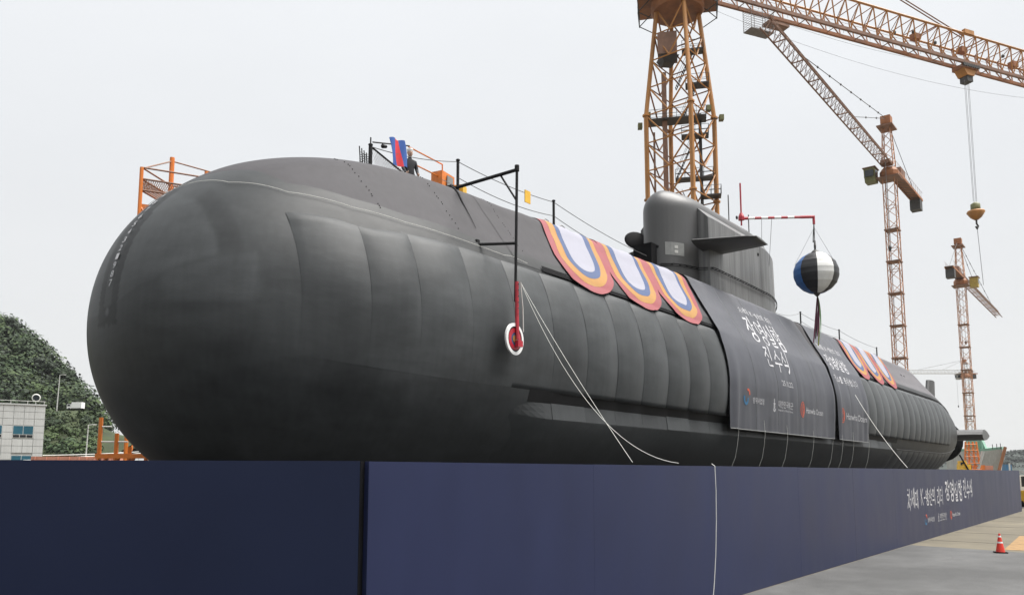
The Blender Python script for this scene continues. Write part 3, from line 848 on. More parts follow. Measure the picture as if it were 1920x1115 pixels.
# ------------------------------------------------------------------ gear on the deck
def deck_z(X, Y):
    best = 0
    for a10 in range(310, 1490, 5):
        p = case_p(X, a10 / 10)
        if abs(p[1] - Y) < .06: best = max(best, p[2])
    return best
posts = [(15.35, 17.6, 1.0, 'black deck stanchion carrying the flag line, nearest the bow'), (19.0, 17.4, 1.55, 'black deck stanchion at the root of the davit arm'), (24.5, 17.4, 1.6, 'black deck stanchion at the forward end of the front bunting'),
         (52.5, 17.4, 1.5, 'black deck stanchion standing above the wide banner'), (60.9, 17.4, 1.5, 'black deck stanchion at the forward end of the rear bunting'), (71.3, 17.4, 1.5, 'black deck stanchion at the after end of the rear bunting')]
tops = []
for i, (X, Y, h, lb) in enumerate(posts):
    z = deck_z(X, Y)
    r = .05 if i else .06
    st = thing('stanchion', lb, 'post', (X, Y, z), 'stanchions along the deck')
    MB().tube([(X, Y, z - .05), (X, Y, z + h)], r, 8).build('post', 'black_steel', st)
    MB().lathe([(.16, 0), (.16, .04), (.07, .07)], (X, Y, z - .02), n=10).build('base', 'black_steel', st)
    MB().lathe([(.03, 0), (.07, .03), (.07, .07), (.02, .1)], (X, Y, z + h), n=8).build('cap', 'black_steel', st)
    tops.append(Vector((X, Y, z + h)))
line_lab = ['dashed lifeline from the bow stanchion past the flag', 'lifeline running from the davit arm to the front bunting', 'lifeline from the front bunting back to the sail', 'lifeline between the two stanchions above the banners', 'lifeline above the rear bunting']
sail_pt_f = Vector((32.0, 17.5, 12.9))
segs = [(tops[0], tops[1]), (tops[1], tops[2]), (tops[2], sail_pt_f), (tops[3], tops[4]), (tops[4], tops[5])]
for (a, b), lb in zip(segs, line_lab):
    o = thing('lifeline', lb, 'rope', tuple(a), 'lifelines along the deck')
    for k, dz in enumerate((0, -.55)):
        if k and a is tops[0]: continue
        MB().tube(catenary(a + Vector((0, 0, dz)), b + Vector((0, 0, dz)), .12 + .06 * k, 16), .014, 5).build('wire', 'wire_grey', o)
tag(MB().tube(catenary((47.9, 17.5, 12.8), tops[3], .2), .012, 5).build('lifeline', 'wire_grey'), 'lifeline from the after edge of the sail to the first stanchion', 'rope', 'lifelines along the deck')
# top of the bow stanchion: spike, crossbar, tied bundle of mesh
t0 = tops[0]
bunch = thing('mesh_gate', 'folded black mesh gate leaning on the bow stanchion', 'gate', (t0.x - .3, t0.y, t0.z - 1))
for k in range(4):
    x = t0.x - .12 - .09 * k
    MB().tube([(x, t0.y - .05, t0.z - 1.0), (x - .04, t0.y, t0.z - .25 + .04 * k)], .018, 5).build('bar', 'black_steel', bunch)
mm = MB()
for k in range(9):
    z = t0.z - .95 + .07 * k
    mm.tube([(t0.x - .42, t0.y, z), (t0.x - .05, t0.y - .04, z + .12)], .008, 4); mm.tube([(t0.x - .42, t0.y, z + .1), (t0.x - .05, t0.y - .04, z)], .008, 4)
mm.build('mesh', 'black_steel', bunch)
tag(MB().tube([t0, t0 + Vector((0, 0, .28))], .022, 6).build('mast_spike', 'black_steel'), 'thin black spike on top of the bow stanchion', 'spike')
# sloping handrail with mesh beside it
hr = thing('deck_handrail', 'black sloping handrail with mesh behind the flag', 'railing', (16.2, 17.9, 12.0))
bar('rail', (15.4, 17.7, 12.75), (17.2, 17.9, 12.35), .03, 'black_steel', hr)
ms = MB()
for k in range(22):
    x = 15.5 + .075 * k
    ms.tube([(x, 17.75, 12.72 - .017 * k), (x + .28, 17.75, 12.15)], .006, 4); ms.tube([(x + .28, 17.76, 12.68 - .017 * k), (x, 17.76, 12.15)], .006, 4)
ms.build('mesh', 'grey_steel', hr, kind='stuff')
# flag
fl = thing('striped_flag', 'blue flag with a broad red centre stripe hanging by the bow stanchion', 'flag', (16.6, 17.55, 11.9))
bar('pole', (15.45, 17.62, 12.85), (16.95, 17.6, 13.22), .022, 'black_steel', fl)
MB().lathe([(.02, 0), (.07, .05), (.05, .2), (.015, .24)], (15.75, 17.58, 12.82), (1, -.05, .2), 8).build('lamp', 'black_steel', fl)
for k, m in enumerate(('cloth_navy_blue', 'cloth_red', 'cloth_navy_blue')):
    def ff(u, v, k=k):
        w_ = (k + u) / 3
        return (16.0 + .62 * w_ + .16 * v, 17.5 - .05 * math.sin(w_ * 7 + v * 3) - .02 * v, 13.16 + .08 * w_ - .82 * v + .02 * math.sin(w_ * 9))
    mb = MB().grid(8, 12, ff); mb.grid(8, 12, lambda u, v: Vector(ff(u, v)) + Vector((0, .008, 0))); mb.build('stripe', m, fl, smooth=True)
# person on deck: one skinned body
def person(loc, yaw, label):
    root = thing('person', label, 'person', loc)
    V = [(0, 0, .92), (0, 0, 1.12), (0, .02, 1.34), (0, .0, 1.46), (0, -.02, 1.56),
         (.10, 0, .86), (.12, -.02, .48), (.12, .0, .09), (.13, -.16, .04), (-.10, 0, .86), (-.12, -.02, .48), (-.12, .0, .09), (-.13, -.16, .04),
         (.19, .0, 1.38), (.25, -.02, 1.12), (.22, -.16, .95), (.20, -.22, .90), (-.19, 0, 1.38), (-.25, -.02, 1.12), (-.22, -.16, .95), (-.20, -.22, .90)]
    E_ = [(0, 1), (1, 2), (2, 3), (3, 4), (0, 5), (5, 6), (6, 7), (7, 8), (0, 9), (9, 10), (10, 11), (11, 12), (2, 13), (13, 14), (14, 15), (15, 16), (2, 17), (17, 18), (18, 19), (19, 20)]
    rad = [.16, .15, .17, .07, .06, .10, .07, .05, .045, .10, .07, .05, .045, .08, .06, .045, .04, .08, .06, .045, .04]
    me = bpy.data.meshes.new('body'); me.from_pydata(V, E_, []); me.materials.append(M('uniform_black'))
    o = bpy.data.objects.new('body', me); COL.objects.link(o); o.parent = root
    sk = o.modifiers.new('skin', 'SKIN'); o.modifiers.new('sub', 'SUBSURF').levels = 2; o.modifiers['sub'].render_levels = 2
    if not me.skin_vertices: 
        bpy.context.view_layer.objects.active = o
        o.select_set(True); bpy.ops.mesh.customdata_skin_add(); o.select_set(False)
    for i, r_ in enumerate(rad):
        me.skin_vertices[0].data[i].radius = (r_, r_ * (.72 if i < 3 else 1)); me.skin_vertices[0].data[i].use_root = (i == 0)
    root.rotation_euler = (0, 0, yaw)
    def loc_build(mb, nm, m):
        me = bpy.data.meshes.new(nm); me.from_pydata(mb.v, [], mb.f); me.materials.append(M(m)); me.polygons.foreach_set('use_smooth', [True] * len(me.polygons)); me.update()
        q = bpy.data.objects.new(nm, me); COL.objects.link(q); q.parent = root; return q
    hd = MB().lathe([(.02, -.125), (.055, -.105), (.078, -.05), (.084, .02), (.078, .07), (.05, .11), (.01, .122)], (0, -.02, 1.66), n=16)
    hd.box((0, -.105, 1.655), (.022, .03, .04)); hd.box((.088, -.01, 1.66), (.015, .035, .055)); hd.box((-.088, -.01, 1.66), (.015, .035, .055))
    h = loc_build(hd, 'head', 'skin')
    ey = MB().box((.03, -.098, 1.675), (.02, .01, .012)); ey.box((-.03, -.098, 1.675), (.02, .01, .012)); ey.box((0, -.1, 1.605), (.04, .008, .01)); loc_build(ey, 'face_features', 'hair_black')
    loc_build(MB().lathe([(.088, .0), (.094, .03), (.098, .06), (.105, .075), (.1, .1), (.02, .11)], (0, -.01, 1.70), n=16), 'cap', 'white_gloss')
    loc_build(MB().lathe([(.088, -.03), (.09, .0), (.05, .02)], (0, .0, 1.69), n=16), 'hair', 'hair_black')
    for sx in (-1, 1):
        hb_ = MB().box((sx * .20, -.24, .88), (.035, .09, .08))
        for q in range(4): hb_.tube([(sx * .20 + sx * .012, -.27 - .005 * q, .91 - .022 * q), (sx * .20 + sx * .008, -.32 + .004 * q, .90 - .022 * q), (sx * .185, -.335 + .008 * q, .885 - .022 * q)], .010, 5)
        hb_.tube([(sx * .185, -.21, .915), (sx * .165, -.26, .935), (sx * .165, -.29, .935)], .011, 5)
        loc_build(hb_, 'hand', 'skin')
    return root
person((17.55, 18.2, deck_z(17.55, 18.2) - .03), R(-20), 'person in dark uniform and pale cap standing behind the flag on deck')
# orange work basket on the far side of the deck
wb = thing('work_basket', 'orange work basket with a control panel, seen over the deck behind the stanchion', 'work basket', (21.3, 20.6, 0))
MB().box((21.75, 20.7, 14.0), (.9, .5, .9), .2).build('control_box', 'safety_orange', wb)
MB().box((21.85, 20.42, 14.12), (.42, .03, .42), .2).build('panel', 'stencil_grey', wb)
MB().box((22.6, 20.6, 13.85), (.45, .45, .7), .4).build('toolbox', 'signal_yellow', wb)
for z in (14.8, 14.25):
    MB().tube([(19.6, 20.4, z), (21.6 + (z < 14.2) * 1.2, 20.6, z), (21.65 + (z < 14.2) * 1.2, 20.6, z - .9)], .03, 6).build('guard_rail', 'safety_orange', wb)
MB().box((21.3, 20.9, 13.1), (3.0, 1.6, .12)).build('floor', 'dark_steel', wb)
MB().tube([(21.3, 23.5, 0), (21.3, 23.5, 8), (21.3, 21.5, 13.0)], .25, 10).build('boom', 'safety_orange', wb)
# wire handles sticking up by the bunting and a box frame at the stern
for X, lb in ((22.6, 'bent wire hoop standing up at the first scallop of the front bunting'), (23.6, 'bent wire hoop between the first and second front scallops')):
    z = deck_z(X, 16.3)
    tag(MB().tube([(X, 16.3, z - .05), (X + .02, 16.3, z + .32), (X - .1, 16.35, z + .38), (X - .45, 16.3, z + .2)], .018, 5).build('wire_hoop', 'grey_steel'), lb, 'hoop')
fr = thing('stern_rack', 'brown steel rail rack standing behind the rear bunting', 'rack', (60.5, 19.3, 11.7))
for z in (13.1, 12.85): bar('rail', (59.8, 19.0, z), (66.5, 19.4, z), .035, 'crane_brown', fr)
for k in range(7): bar('upright', (60.6 + .95 * k, 19.05 + .05 * k, 11.6), (60.6 + .95 * k, 19.05 + .05 * k, 13.1), .03, 'crane_brown', fr)
# white line lying on the shoulder of the hull
pts0 = [(X, a) for X, a in ((8.75, 100), (9.0, 90), (9.3, 79), (9.64, 60), (10.5, 45.5), (11.8, 37), (13.1, 33.2), (14.4, 32), (15.6, 31.6), (16.9, 31.0), (17.6, 30))]
pts = [(p_[0] + (q_[0] - p_[0]) * k / 6, p_[1] + (q_[1] - p_[1]) * k / 6) for p_, q_ in zip(pts0, pts0[1:]) for k in range(6)] + [pts0[-1]]
tag(MB().tube([case_p(X, a, .035) if a > 31 else hull_p(X, a, .11) for X, a in pts], .0055, 5).build('shoulder_line', 'rope_white'), 'thin white line lying along the shoulder of the bow', 'rope')

# ------------------------------------------------------------------ black davit with the bottle target
dv = thing('davit_frame', 'black steel davit frame bolted to the casing, arm and hanging post', 'davit', (16.4, 15.4, 11.1))
bar('arm', (16.55, 15.35, 11.2), (16.15, 12.66, 11.0), .05, 'black_steel', dv, 8)
bar('hanging_post', (16.15, 12.66, 11.06), (16.03, 12.62, 7.4), .04, 'black_steel', dv, 8)
bar('brace', (16.25, 13.3, 11.02), (16.13, 12.66, 10.15), .028, 'black_steel', dv)
bar('strut', (15.75, 13.68, 9.05), (16.1, 12.68, 8.98), .04, 'black_steel', dv)
MB().box((15.75, 13.7, 9.05), (.12, .08, .26)).build('foot_plate', 'black_steel', dv)
MB().box((16.55, 15.42, 11.22), (.22, .2, .14)).build('foot_plate', 'black_steel', dv)
MB().lathe([(.065, -.08), (.065, .08)], (16.15, 12.66, 11.04), n=10).build('corner_joint', 'black_steel', dv)
MB().tube([case_p(16.5 - .05 * k, 66 - 3 * k, .02) for k in range(9)], [.03, .03, .025, .02, .016, .012, .01, .008, .006], 5).build('dark_streak', 'black_steel', dv)  # added tapering black tube that draws the dark streak below the arm foot
bar('stay', (16.55, 15.3, 11.3), (17.0, 16.2, 11.8), .01, 'wire_grey', dv)
tg = thing('bottle_target', 'round white-rimmed red target hanging on a red holder against the hull', 'target', (15.9, 12.7, 6.0))
TC = Vector((15.95, 12.62, 6.40)); ax = Vector((.10, -1, 0))
MB().lathe([(.415, 0), (.415, .05), (.33, .055), (.33, .012)], TC, ax, 32).build('white_rim', 'white_gloss', tg)
MB().lathe([(.33, .0), (.33, .03), (.27, .03)], TC, ax, 28).build('dark_ring', 'black_steel', tg)
MB().lathe([(.285, .0), (.285, .045), (.17, .045), (.17, .03)], TC, ax, 28).build('red_ring', 'red_gloss', tg)
MB().lathe([(.17, .0), (.17, .04), (.10, .04)], TC, ax, 24).build('blue_ring', 'cloth_blue', tg)
MB().lathe([(.10, .0), (.10, .05), (.02, .055)], TC, ax, 20).build('yellow_centre', 'cloth_orange', tg)
MB().tube([(16.04, 12.58, 7.92), (16.02, 12.56, 7.0), (15.99, 12.52, 6.40)], [.05, .05, .045], 8).build('holder_arm', 'red_gloss', tg)
MB().box((16.03, 12.5, 6.28), (.2, .1, .16)).build('cradle', 'red_gloss', tg)
MB().tube([(16.1, 12.5, 7.9), (16.17, 12.48, 7.2), (16.16, 12.46, 6.6)], .013, 5).build('trip_cord', 'rope_white', tg)
for k in range(7): MB().lathe([(.018, 0), (.018, .02)], (16.04 - .004 * k, 12.535, 7.85 - .16 * k), (0, -1, 0), 6).build('bolt', 'dark_steel', tg)
tag(MB().tube(catenary((16.1, 12.5, 7.9), (16.1, 8.12, 3.20), 1.05, 24), .007, 5).build('launch_rope', 'rope_white'), 'slack white rope from the target down to the wall top', 'rope')
tag(MB().tube(catenary((16.1, 12.5, 7.9), (14.1, 8.12, 3.2), .1, 16), .006, 5).build('launch_rope', 'rope_white'), 'taut thin rope from the target crossing the slack one', 'rope')
tag(MB().tube([(17.98, 8.2, 3.2), (17.9, 8.09, 3.15), (17.9, 8.08, 2.6), (17.85, 8.07, 1.9), (17.74, 8.06, 1.1), (17.6, 8.05, .5), (17.45, 8.04, .02)], .010, 5).build('hanging_rope', 'rope_white'), 'white rope hanging down the face of the navy wall', 'rope')
tag(MB().tube(catenary((45.8, 12.4, 7.2), (37.6, 8.2, 3.2), .2, 16), .011, 5).build('guy_rope', 'rope_white'), 'white guy rope from the narrow banner down to the wall top', 'rope')
tag(MB().box((20.6, 15.7, 12.15), (.3, .03, .42)).build('hanging_tag', 'signal_yellow'), 'yellow tag hanging from the lifeline beside the davit', 'tag')

# ------------------------------------------------------------------ ceremony ball on its boom
bm = thing('striped_boom', 'red and white striped boom reaching out from the top of the sail', 'boom', (41.2, 16.6, 16.8))
P0 = Vector((41.1, 16.6, 16.8)); P1 = Vector((43.75, 13.55, 16.95))
for k in range(11):
    a = P0.lerp(P1, k / 11); b = P0.lerp(P1, (k + 1) / 11)
    bar('boom_segment', a, b, .085 if k in (0, 9, 10) else .075, 'red_gloss' if k in (0, 2, 4, 6, 8, 9, 10) else 'white_gloss', bm, 8)
bar('king_post', P0 + Vector((0, 0, -.4)), P0 + Vector((0, 0, 2.0)), .045, 'red_gloss', bm)
MB().lathe([(.16, -.1), (.16, .1), (.08, .3)], P0, n=10).build('pivot', 'red_gloss', bm)
bar('end_drop', P1 + Vector((0, 0, .06)), P1 + Vector((0, 0, -.42)), .07, 'red_gloss', bm)
for k, f in enumerate((.28, .42)): bar('stay_wire', P0.lerp(P1, f), Vector((42.0 + k, 15.9, 14.0)), .012, 'wire_grey', bm)
BC = Vector((43.75, 13.55, 13.78)); BR = 1.16
cb_ = thing('ceremony_ball', 'big blue, black and white ceremony ball hanging beside the sail with long ribbons', 'ball', tuple(BC - Vector((0, 0, BR))))
gm = ['ball_black', 'ball_blue', 'ball_black', 'ball_white', 'ball_black', 'ball_blue', 'ball_black', 'ball_white']
for g in range(8):
    # seam of gore 1|2 faces the camera
    def gp(u, v, g=g):
        az = math.atan2(-BC.y, -BC.x) + R(4) + R(45) * (g - 3 + u)
        el = math.pi * (v - .5)
        r = BR * (1 - .02 * abs(math.sin(9 * v * math.pi)))
        rr = r * math.cos(el) * (1 - 0.035 * (4 * u * (1 - u)) + .035)
        return BC + Vector((rr * math.cos(az), rr * math.sin(az), r * 1.0 * math.sin(el)))
    MB().grid(9, 25, gp).build('gore', gm[g], cb_, smooth=False)
MB().lathe([(.10, -.1), (.24, -.02), (.14, .1), (.05, .16)], BC + Vector((0, 0, BR)), n=12).build('top_plate', 'dark_steel', cb_)
MB().lathe([(.04, -.14), (.12, -.06), (.2, .04)], BC - Vector((0, 0, BR)), n=12).build('bottom_plate', 'dark_steel', cb_)
tp = BC + Vector((0, 0, BR + .1)); ed = P1 + Vector((0, 0, -.42))
MB().tube([tp, tp + Vector((.1, .05, .25)), tp + Vector((.0, 0, .55)), tp + Vector((-.1, -.05, .25)), tp], .045, 6).build('shackle', 'dark_steel', cb_)
MB().tube([tp + Vector((.05, .1, .5)), tp + Vector((.12, .1, .9)), ed], .03, 6).build('hook', 'dark_steel', cb_)
for dx in (-.12, .14): bar('sling', tp + Vector((0, 0, .5)), ed + Vector((dx, dx * .4, 0)), .018, 'dark_steel', cb_)
for sgn in (-1, 1): bar('guy_line', tp + Vector((0, 0, 1.3)), BC + Vector((sgn * .72, -sgn * .9, .45)), .008, 'wire_grey', cb_)
bp_ = BC - Vector((0, 0, BR + .1))
for k, (m, dx, dy) in enumerate((('ribbon_yellow', .10, -.06), ('ribbon_purple', -.10, .05), ('ribbon_green', .16, -.12), ('ball_black', .0, .0), ('ribbon_purple', -.04, -.08))):
    def rf(u, v, dx=dx, dy=dy, k=k):
        w_ = .03 + .08 * math.sin(math.pi * min(1, v * .8 + .1))
        L_ = 2.75 - .12 * k
        tw = 1.5 * v + k
        return bp_ + Vector((dx * (v ** .6) * 1.5 + (u - .5) * w_ * math.cos(tw) - .25 * v * v, dy * (v ** .6) * 1.5 + (u - .5) * w_ * math.sin(tw) + .12 * v * v, -L_ * v))
    mb = MB().grid(4, 18, rf); mb.build('ribbon', m, cb_, smooth=True)

# ------------------------------------------------------------------ the navy wall
WY = 8.15; WH = 3.15
wl = thing('barrier_wall', 'long navy barrier wall in front of the hull with white brush lettering at its far end', 'wall', (7.2, WY + .15, 0))
wx = [7.2, 12.7, 18.2, 23.75, 29.28, 34.9, 40.5, 46.1, 51.7, 57.3, 62.9, 68.5, 74.2]
for a, b in zip(wx, wx[1:]):
    MB().box(((a + b) / 2, WY + .15, WH / 2), (b - a - (.010 if b in (29.28,) or a == 29.28 else .003), .3, WH - .004 + random.uniform(-.006, .006))).build('wall_panel', 'wall_print', wl)
def wletter(VF, X, z, m='white_print', off=.006):
    MB().add([(X + a, WY - off, z + b) for a, b in VF[0]], VF[1]).build('lettering', m, wl)
wletter(brush('차세대 K-방산의 리더', 7.3, .72, .12, 0, 21), 37.0, 1.5)
wletter(brush('장영실함', 4.6, .98, .13, 0, 22), 45.0, 1.54)
wletter(brush('진수식', 2.9, .95, .13, 0, 23), 49.9, 1.58)
wletter(ring2d(0, 0, .22, .2, .08, 150, 370), 40.3, .84, 'blue_print'); wletter(ring2d(.1, .1, .18, .16, .07, -10, 120), 40.3, .86, 'red_print')
wletter(printed('방위사업청', 1.4, .22), 40.7, .74)
wletter(anchor2d(.42), 43.05, .66); wletter(printed('대한민국해군', 1.6, .24), 43.35, .8); wletter(printed('Republic of Korea Navy', 1.6, .09), 43.35, .67)
V_ = merge2d(ring2d(0, 0, .2, .22, .04), ring2d(.04, 0, .13, .15, .035)); wletter(V_, 46.1, .86, 'red_print')
wletter(printed('Hanwha Ocean', 2.1, .2), 46.45, .76)
lw = thing('bow_screen_wall', 'plain shade-darkened navy wall panel at the left, in front of the bow', 'wall', (7.0, 8.25, 0))
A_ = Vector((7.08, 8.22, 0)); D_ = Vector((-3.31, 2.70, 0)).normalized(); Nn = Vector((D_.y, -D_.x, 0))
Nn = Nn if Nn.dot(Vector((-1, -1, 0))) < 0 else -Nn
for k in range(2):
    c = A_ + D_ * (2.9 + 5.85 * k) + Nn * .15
    MB().box((c.x, c.y, WH / 2), (5.84, .3, WH), math.atan2(D_.y, D_.x)).build('wall_panel', 'wall_print_shaded', lw)
MB().box((7.165, 8.33, WH / 2), (.17, .2, WH - .01), .25).build('gap_shade_filler', 'matte_black', lw)  # black filler added so the gap between the walls reads as shade

# ------------------------------------------------------------------ cranes
def frame_axes(az):
    u = Vector((math.cos(az), math.sin(az), 0)); return u, Vector((-u.y, u.x, 0))
# --- large four-legged tower crane behind the boat
TCX, TCY = 80.95, 39.55
c1 = thing('tower_crane', 'large orange four-legged tower crane rising behind the sail', 'crane', (TCX, TCY, 0), 'tower cranes of the yard')
viewr0 = Vector((math.sin(R(YAW)), -math.cos(R(YAW)), 0)); viewf0 = Vector((math.cos(R(YAW)), math.sin(R(YAW)), 0))
TA = math.atan2(TCY, TCX)          # the tower stands square to its own bearing
viewr = Vector((math.sin(TA), -math.cos(TA), 0)); viewf = Vector((math.cos(TA), math.sin(TA), 0))
dR = (viewr * 66 + viewf * 20).normalized(); dF = (viewr * 20 - viewf * 65).normalized()
def halfd(z): return 4.0 if z < 43.6 else 4.0 - (4.0 - 2.45) * (z - 43.6) / (57.0 - 43.6)
def leg(i, z):
    d = (dR, dF, -dR, -dF)[i]
    return Vector((TCX, TCY, z)) + d * halfd(z)
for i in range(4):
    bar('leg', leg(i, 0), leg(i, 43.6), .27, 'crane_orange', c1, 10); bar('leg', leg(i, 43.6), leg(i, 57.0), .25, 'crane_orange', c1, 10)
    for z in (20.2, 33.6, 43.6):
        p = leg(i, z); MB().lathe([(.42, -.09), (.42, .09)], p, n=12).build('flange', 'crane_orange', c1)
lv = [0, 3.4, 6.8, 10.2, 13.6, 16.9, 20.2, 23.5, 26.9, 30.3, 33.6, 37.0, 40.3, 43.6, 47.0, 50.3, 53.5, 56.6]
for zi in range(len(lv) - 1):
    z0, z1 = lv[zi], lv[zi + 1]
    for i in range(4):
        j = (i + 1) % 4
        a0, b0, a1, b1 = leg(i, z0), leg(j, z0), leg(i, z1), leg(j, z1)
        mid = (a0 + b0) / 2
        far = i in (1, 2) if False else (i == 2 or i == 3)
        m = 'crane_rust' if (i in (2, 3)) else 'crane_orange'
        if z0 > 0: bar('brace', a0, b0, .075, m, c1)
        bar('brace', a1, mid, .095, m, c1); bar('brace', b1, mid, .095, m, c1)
# lift shaft, pipes, machinery house
ctr = Vector((TCX, TCY, 0))
sh = ctr - viewr * 1.75 - viewf * .2
MB().box((sh.x, sh.y, 24.5), (.55, .55, 49), TA).build('lift_shaft', 'crane_brown', c1)
s2 = ctr + viewr * 2.2 + viewf * .6
MB().box((s2.x, s2.y, 22), (.35, .35, 44), TA).build('cable_duct', 'dark_steel', c1)
s3 = ctr - viewr * 3.0
bar('pipe', s3 + Vector((0, 0, 0)), s3 + Vector((0, 0, 42)), .12, 'crane_brown', c1)
mh = ctr - viewr * 1.25 - viewf * .3
MB().box((mh.x, mh.y, 52.0), (2.6, 2.2, 2.6), TA).build('winch_house', 'crane_brown', c1)
MB().lathe([(1.5, 0), (.9, -.8)], (mh.x, mh.y, 50.7), n=4).build('hopper', 'dark_steel', c1)
# landings with rails, and stair flights
def landing(z, side, w_, d_):
    p = ctr + viewr * side[0] + viewf * side[1]
    o = MB().box((p.x, p.y, z), (w_, d_, .15), TA - math.pi / 2).build('landing', 'dark_steel', c1)
    ax = viewr * (w_ / 2); ay = viewf * (d_ / 2)
    cs = [p + ax + ay, p + ax - ay, p - ax - ay, p - ax + ay]
    for k in range(4):
        a, b = cs[k], cs[(k + 1) % 4]
        mb = MB()
        for h in (.55, 1.1): mb.tube([a + Vector((0, 0, z + h)), b + Vector((0, 0, z + h))], .03, 4)
        nn_ = max(2, int((b - a).length / 1.0))
        for q in range(nn_ + 1):
            c = a.lerp(b, q / nn_); mb.tube([c + Vector((0, 0, z)), c + Vector((0, 0, z + 1.1))], .03, 4)
        mb.build('railing', 'dark_steel', o)
landing(43.2, (-.4, 0), 6.6, 2.0); landing(41.0, (1.6, -.3), 3.0, 1.4); landing(36.2, (1.4, .4), 4.2, 1.3); landing(34.0, (3.2, .3), 2.2, 1.4); landing(47.3, (2.0, .2), 2.6, 1.5); landing(51.5, (1.6, .2), 2.4, 1.4); landing(29.5, (.6, .4), 4.0, 1.4)
def stair(a, b):
    mb = MB(); a = Vector(a); b = Vector(b); d = (b - a).normalized(); sd = Vector((-d.y, d.x, 0)).normalized() * .35
    mb.tube([a + sd, b + sd], .05, 4); mb.tube([a - sd, b - sd], .05, 4)
    n_ = int((b - a).length / .33)
    for k in range(n_ + 1): mb.box(a.lerp(b, k / n_), (.12, .66, .05), math.atan2(d.y, d.x))
    for s_ in (sd, -sd): mb.tube([a + s_ + Vector((0, 0, 1)), b + s_ + Vector((0, 0, 1))], .025, 4)
    mb.build('stair', 'dark_steel', c1)
def tp_(r, f, z): return ctr + viewr * r + viewf * f + Vector((0, 0, z))
stair(tp_(-.6, .3, 36.3), tp_(1.6, .2, 41.0)); stair(tp_(.2, .3, 43.3), tp_(1.9, .2, 47.3)); stair(tp_(-.4, .5, 47.3), tp_(1.6, .3, 51.5)); stair(tp_(1.8, .3, 29.6), tp_(0, .4, 34.0))
for r_, f_, z in ((-3.6, -.5, 43.9), (3.2, .2, 44.4), (4.6, .6, 43.3), (-4.6, .2, 43.0)):
    p = tp_(r_, f_, z); MB().box(p, (.7, .5, .6), .6, None).build('floodlight', 'cabin_green', c1)
MB().tube([tp_(3.6, .6, 43.3), tp_(4.7, .6, 43.35)], .05, 5).build('lamp_bracket', 'dark_steel', c1)
MB().lathe([(2.9, 0), (3.1, .3), (3.1, 1.3), (2.2, 1.5)], (TCX, TCY, 56.3), n=20).build('slewing_ring', 'crane_rust', c1, smooth=False)
o = MB().box((TCX, TCY, 57.9), (9.2, 6.0, .3), TA - math.pi / 2).build('slewing_platform', 'crane_rust', c1)
for sgn in (-1, 1):
    a = ctr + viewr * sgn * 4.5 - viewf * 1.6; b = ctr + viewr * sgn * 4.5 + viewf * 1.6
    mb = MB()
    for h in (-1.6, -.9, .5, 1.1): mb.tube([a + Vector((0, 0, 57.6 + h)), b + Vector((0, 0, 57.6 + h))], .06, 4)
    for q in range(4):
        c = a.lerp(b, q / 3); mb.tube([c + Vector((0, 0, 56)), c + Vector((0, 0, 58.8))], .05, 4)
    for c in (a, b): mb.tube([c + Vector((0, 0, 56.1)), c - viewr * sgn * 1.6 + Vector((0, 0, 57.7))], .06, 4); mb.tube([c + Vector((0, 0, 56.1)), c - viewr * sgn * 1.6 + Vector((0, 0, 55.1))], .06, 4)
    mb.build('side_gallery', 'dark_steel', c1)
# jib
ju = Vector((.875, -.484, 0)).normalized(); jn = Vector((.484, .875, 0)).normalized()
JZ = 59.6; JH = 3.35
def jp(s, lat, z): return Vector((TCX, TCY, z)) + ju * s + jn * lat
jib = MB().box(jp(0, 0, 58.6), (3.2, 3.2, 1.2), math.atan2(ju.y, ju.x)).build('jib', 'crane_rust', c1)
TN, TF_, BN_, BF_ = -1.9, 1.9, -.8, .8
J0, J1 = 3.0, 72.0
bar('jib_chord', jp(J0, TN, JZ + JH), jp(J1, TN, JZ + JH), .16, 'crane_orange', jib, 8); bar('jib_chord', jp(J0, TF_, JZ + JH), jp(J1, TF_, JZ + JH), .15, 'crane_orange', jib, 8)
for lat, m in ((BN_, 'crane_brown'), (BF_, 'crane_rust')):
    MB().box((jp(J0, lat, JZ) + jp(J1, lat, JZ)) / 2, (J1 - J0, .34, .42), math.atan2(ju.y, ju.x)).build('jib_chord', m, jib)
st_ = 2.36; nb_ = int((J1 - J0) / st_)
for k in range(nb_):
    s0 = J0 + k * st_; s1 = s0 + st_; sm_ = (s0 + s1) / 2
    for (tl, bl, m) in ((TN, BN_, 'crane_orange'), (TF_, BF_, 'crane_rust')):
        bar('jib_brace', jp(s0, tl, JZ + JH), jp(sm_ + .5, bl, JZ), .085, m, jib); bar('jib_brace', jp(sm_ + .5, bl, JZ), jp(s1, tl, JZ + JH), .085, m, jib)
    bar('jib_tie', jp(s0, TN, JZ + JH), jp(s0, TF_, JZ + JH), .06, 'crane_rust', jib)
    bar('jib_tie', jp(s0, TN, JZ + JH), jp(s1, TF_, JZ + JH), .05, 'crane_rust', jib)
    if k % 2 == 0: bar('jib_tie', jp(sm_ + .5, BN_, JZ), jp(sm_ + .5, BF_, JZ), .06, 'crane_brown', jib)
mb = MB()
for lat in (-.35, .35):
    mb.tube([jp(J0, lat, JZ + 1.1), jp(J1, lat, JZ + 1.1)], .025, 4)
for k in range(60): mb.tube([jp(J0 + k * 1.15, .35, JZ + .2), jp(J0 + k * 1.15, .35, JZ + 1.1)], .02, 4)
mb.build('walkway_rail', 'grey_steel', jib, kind='stuff')
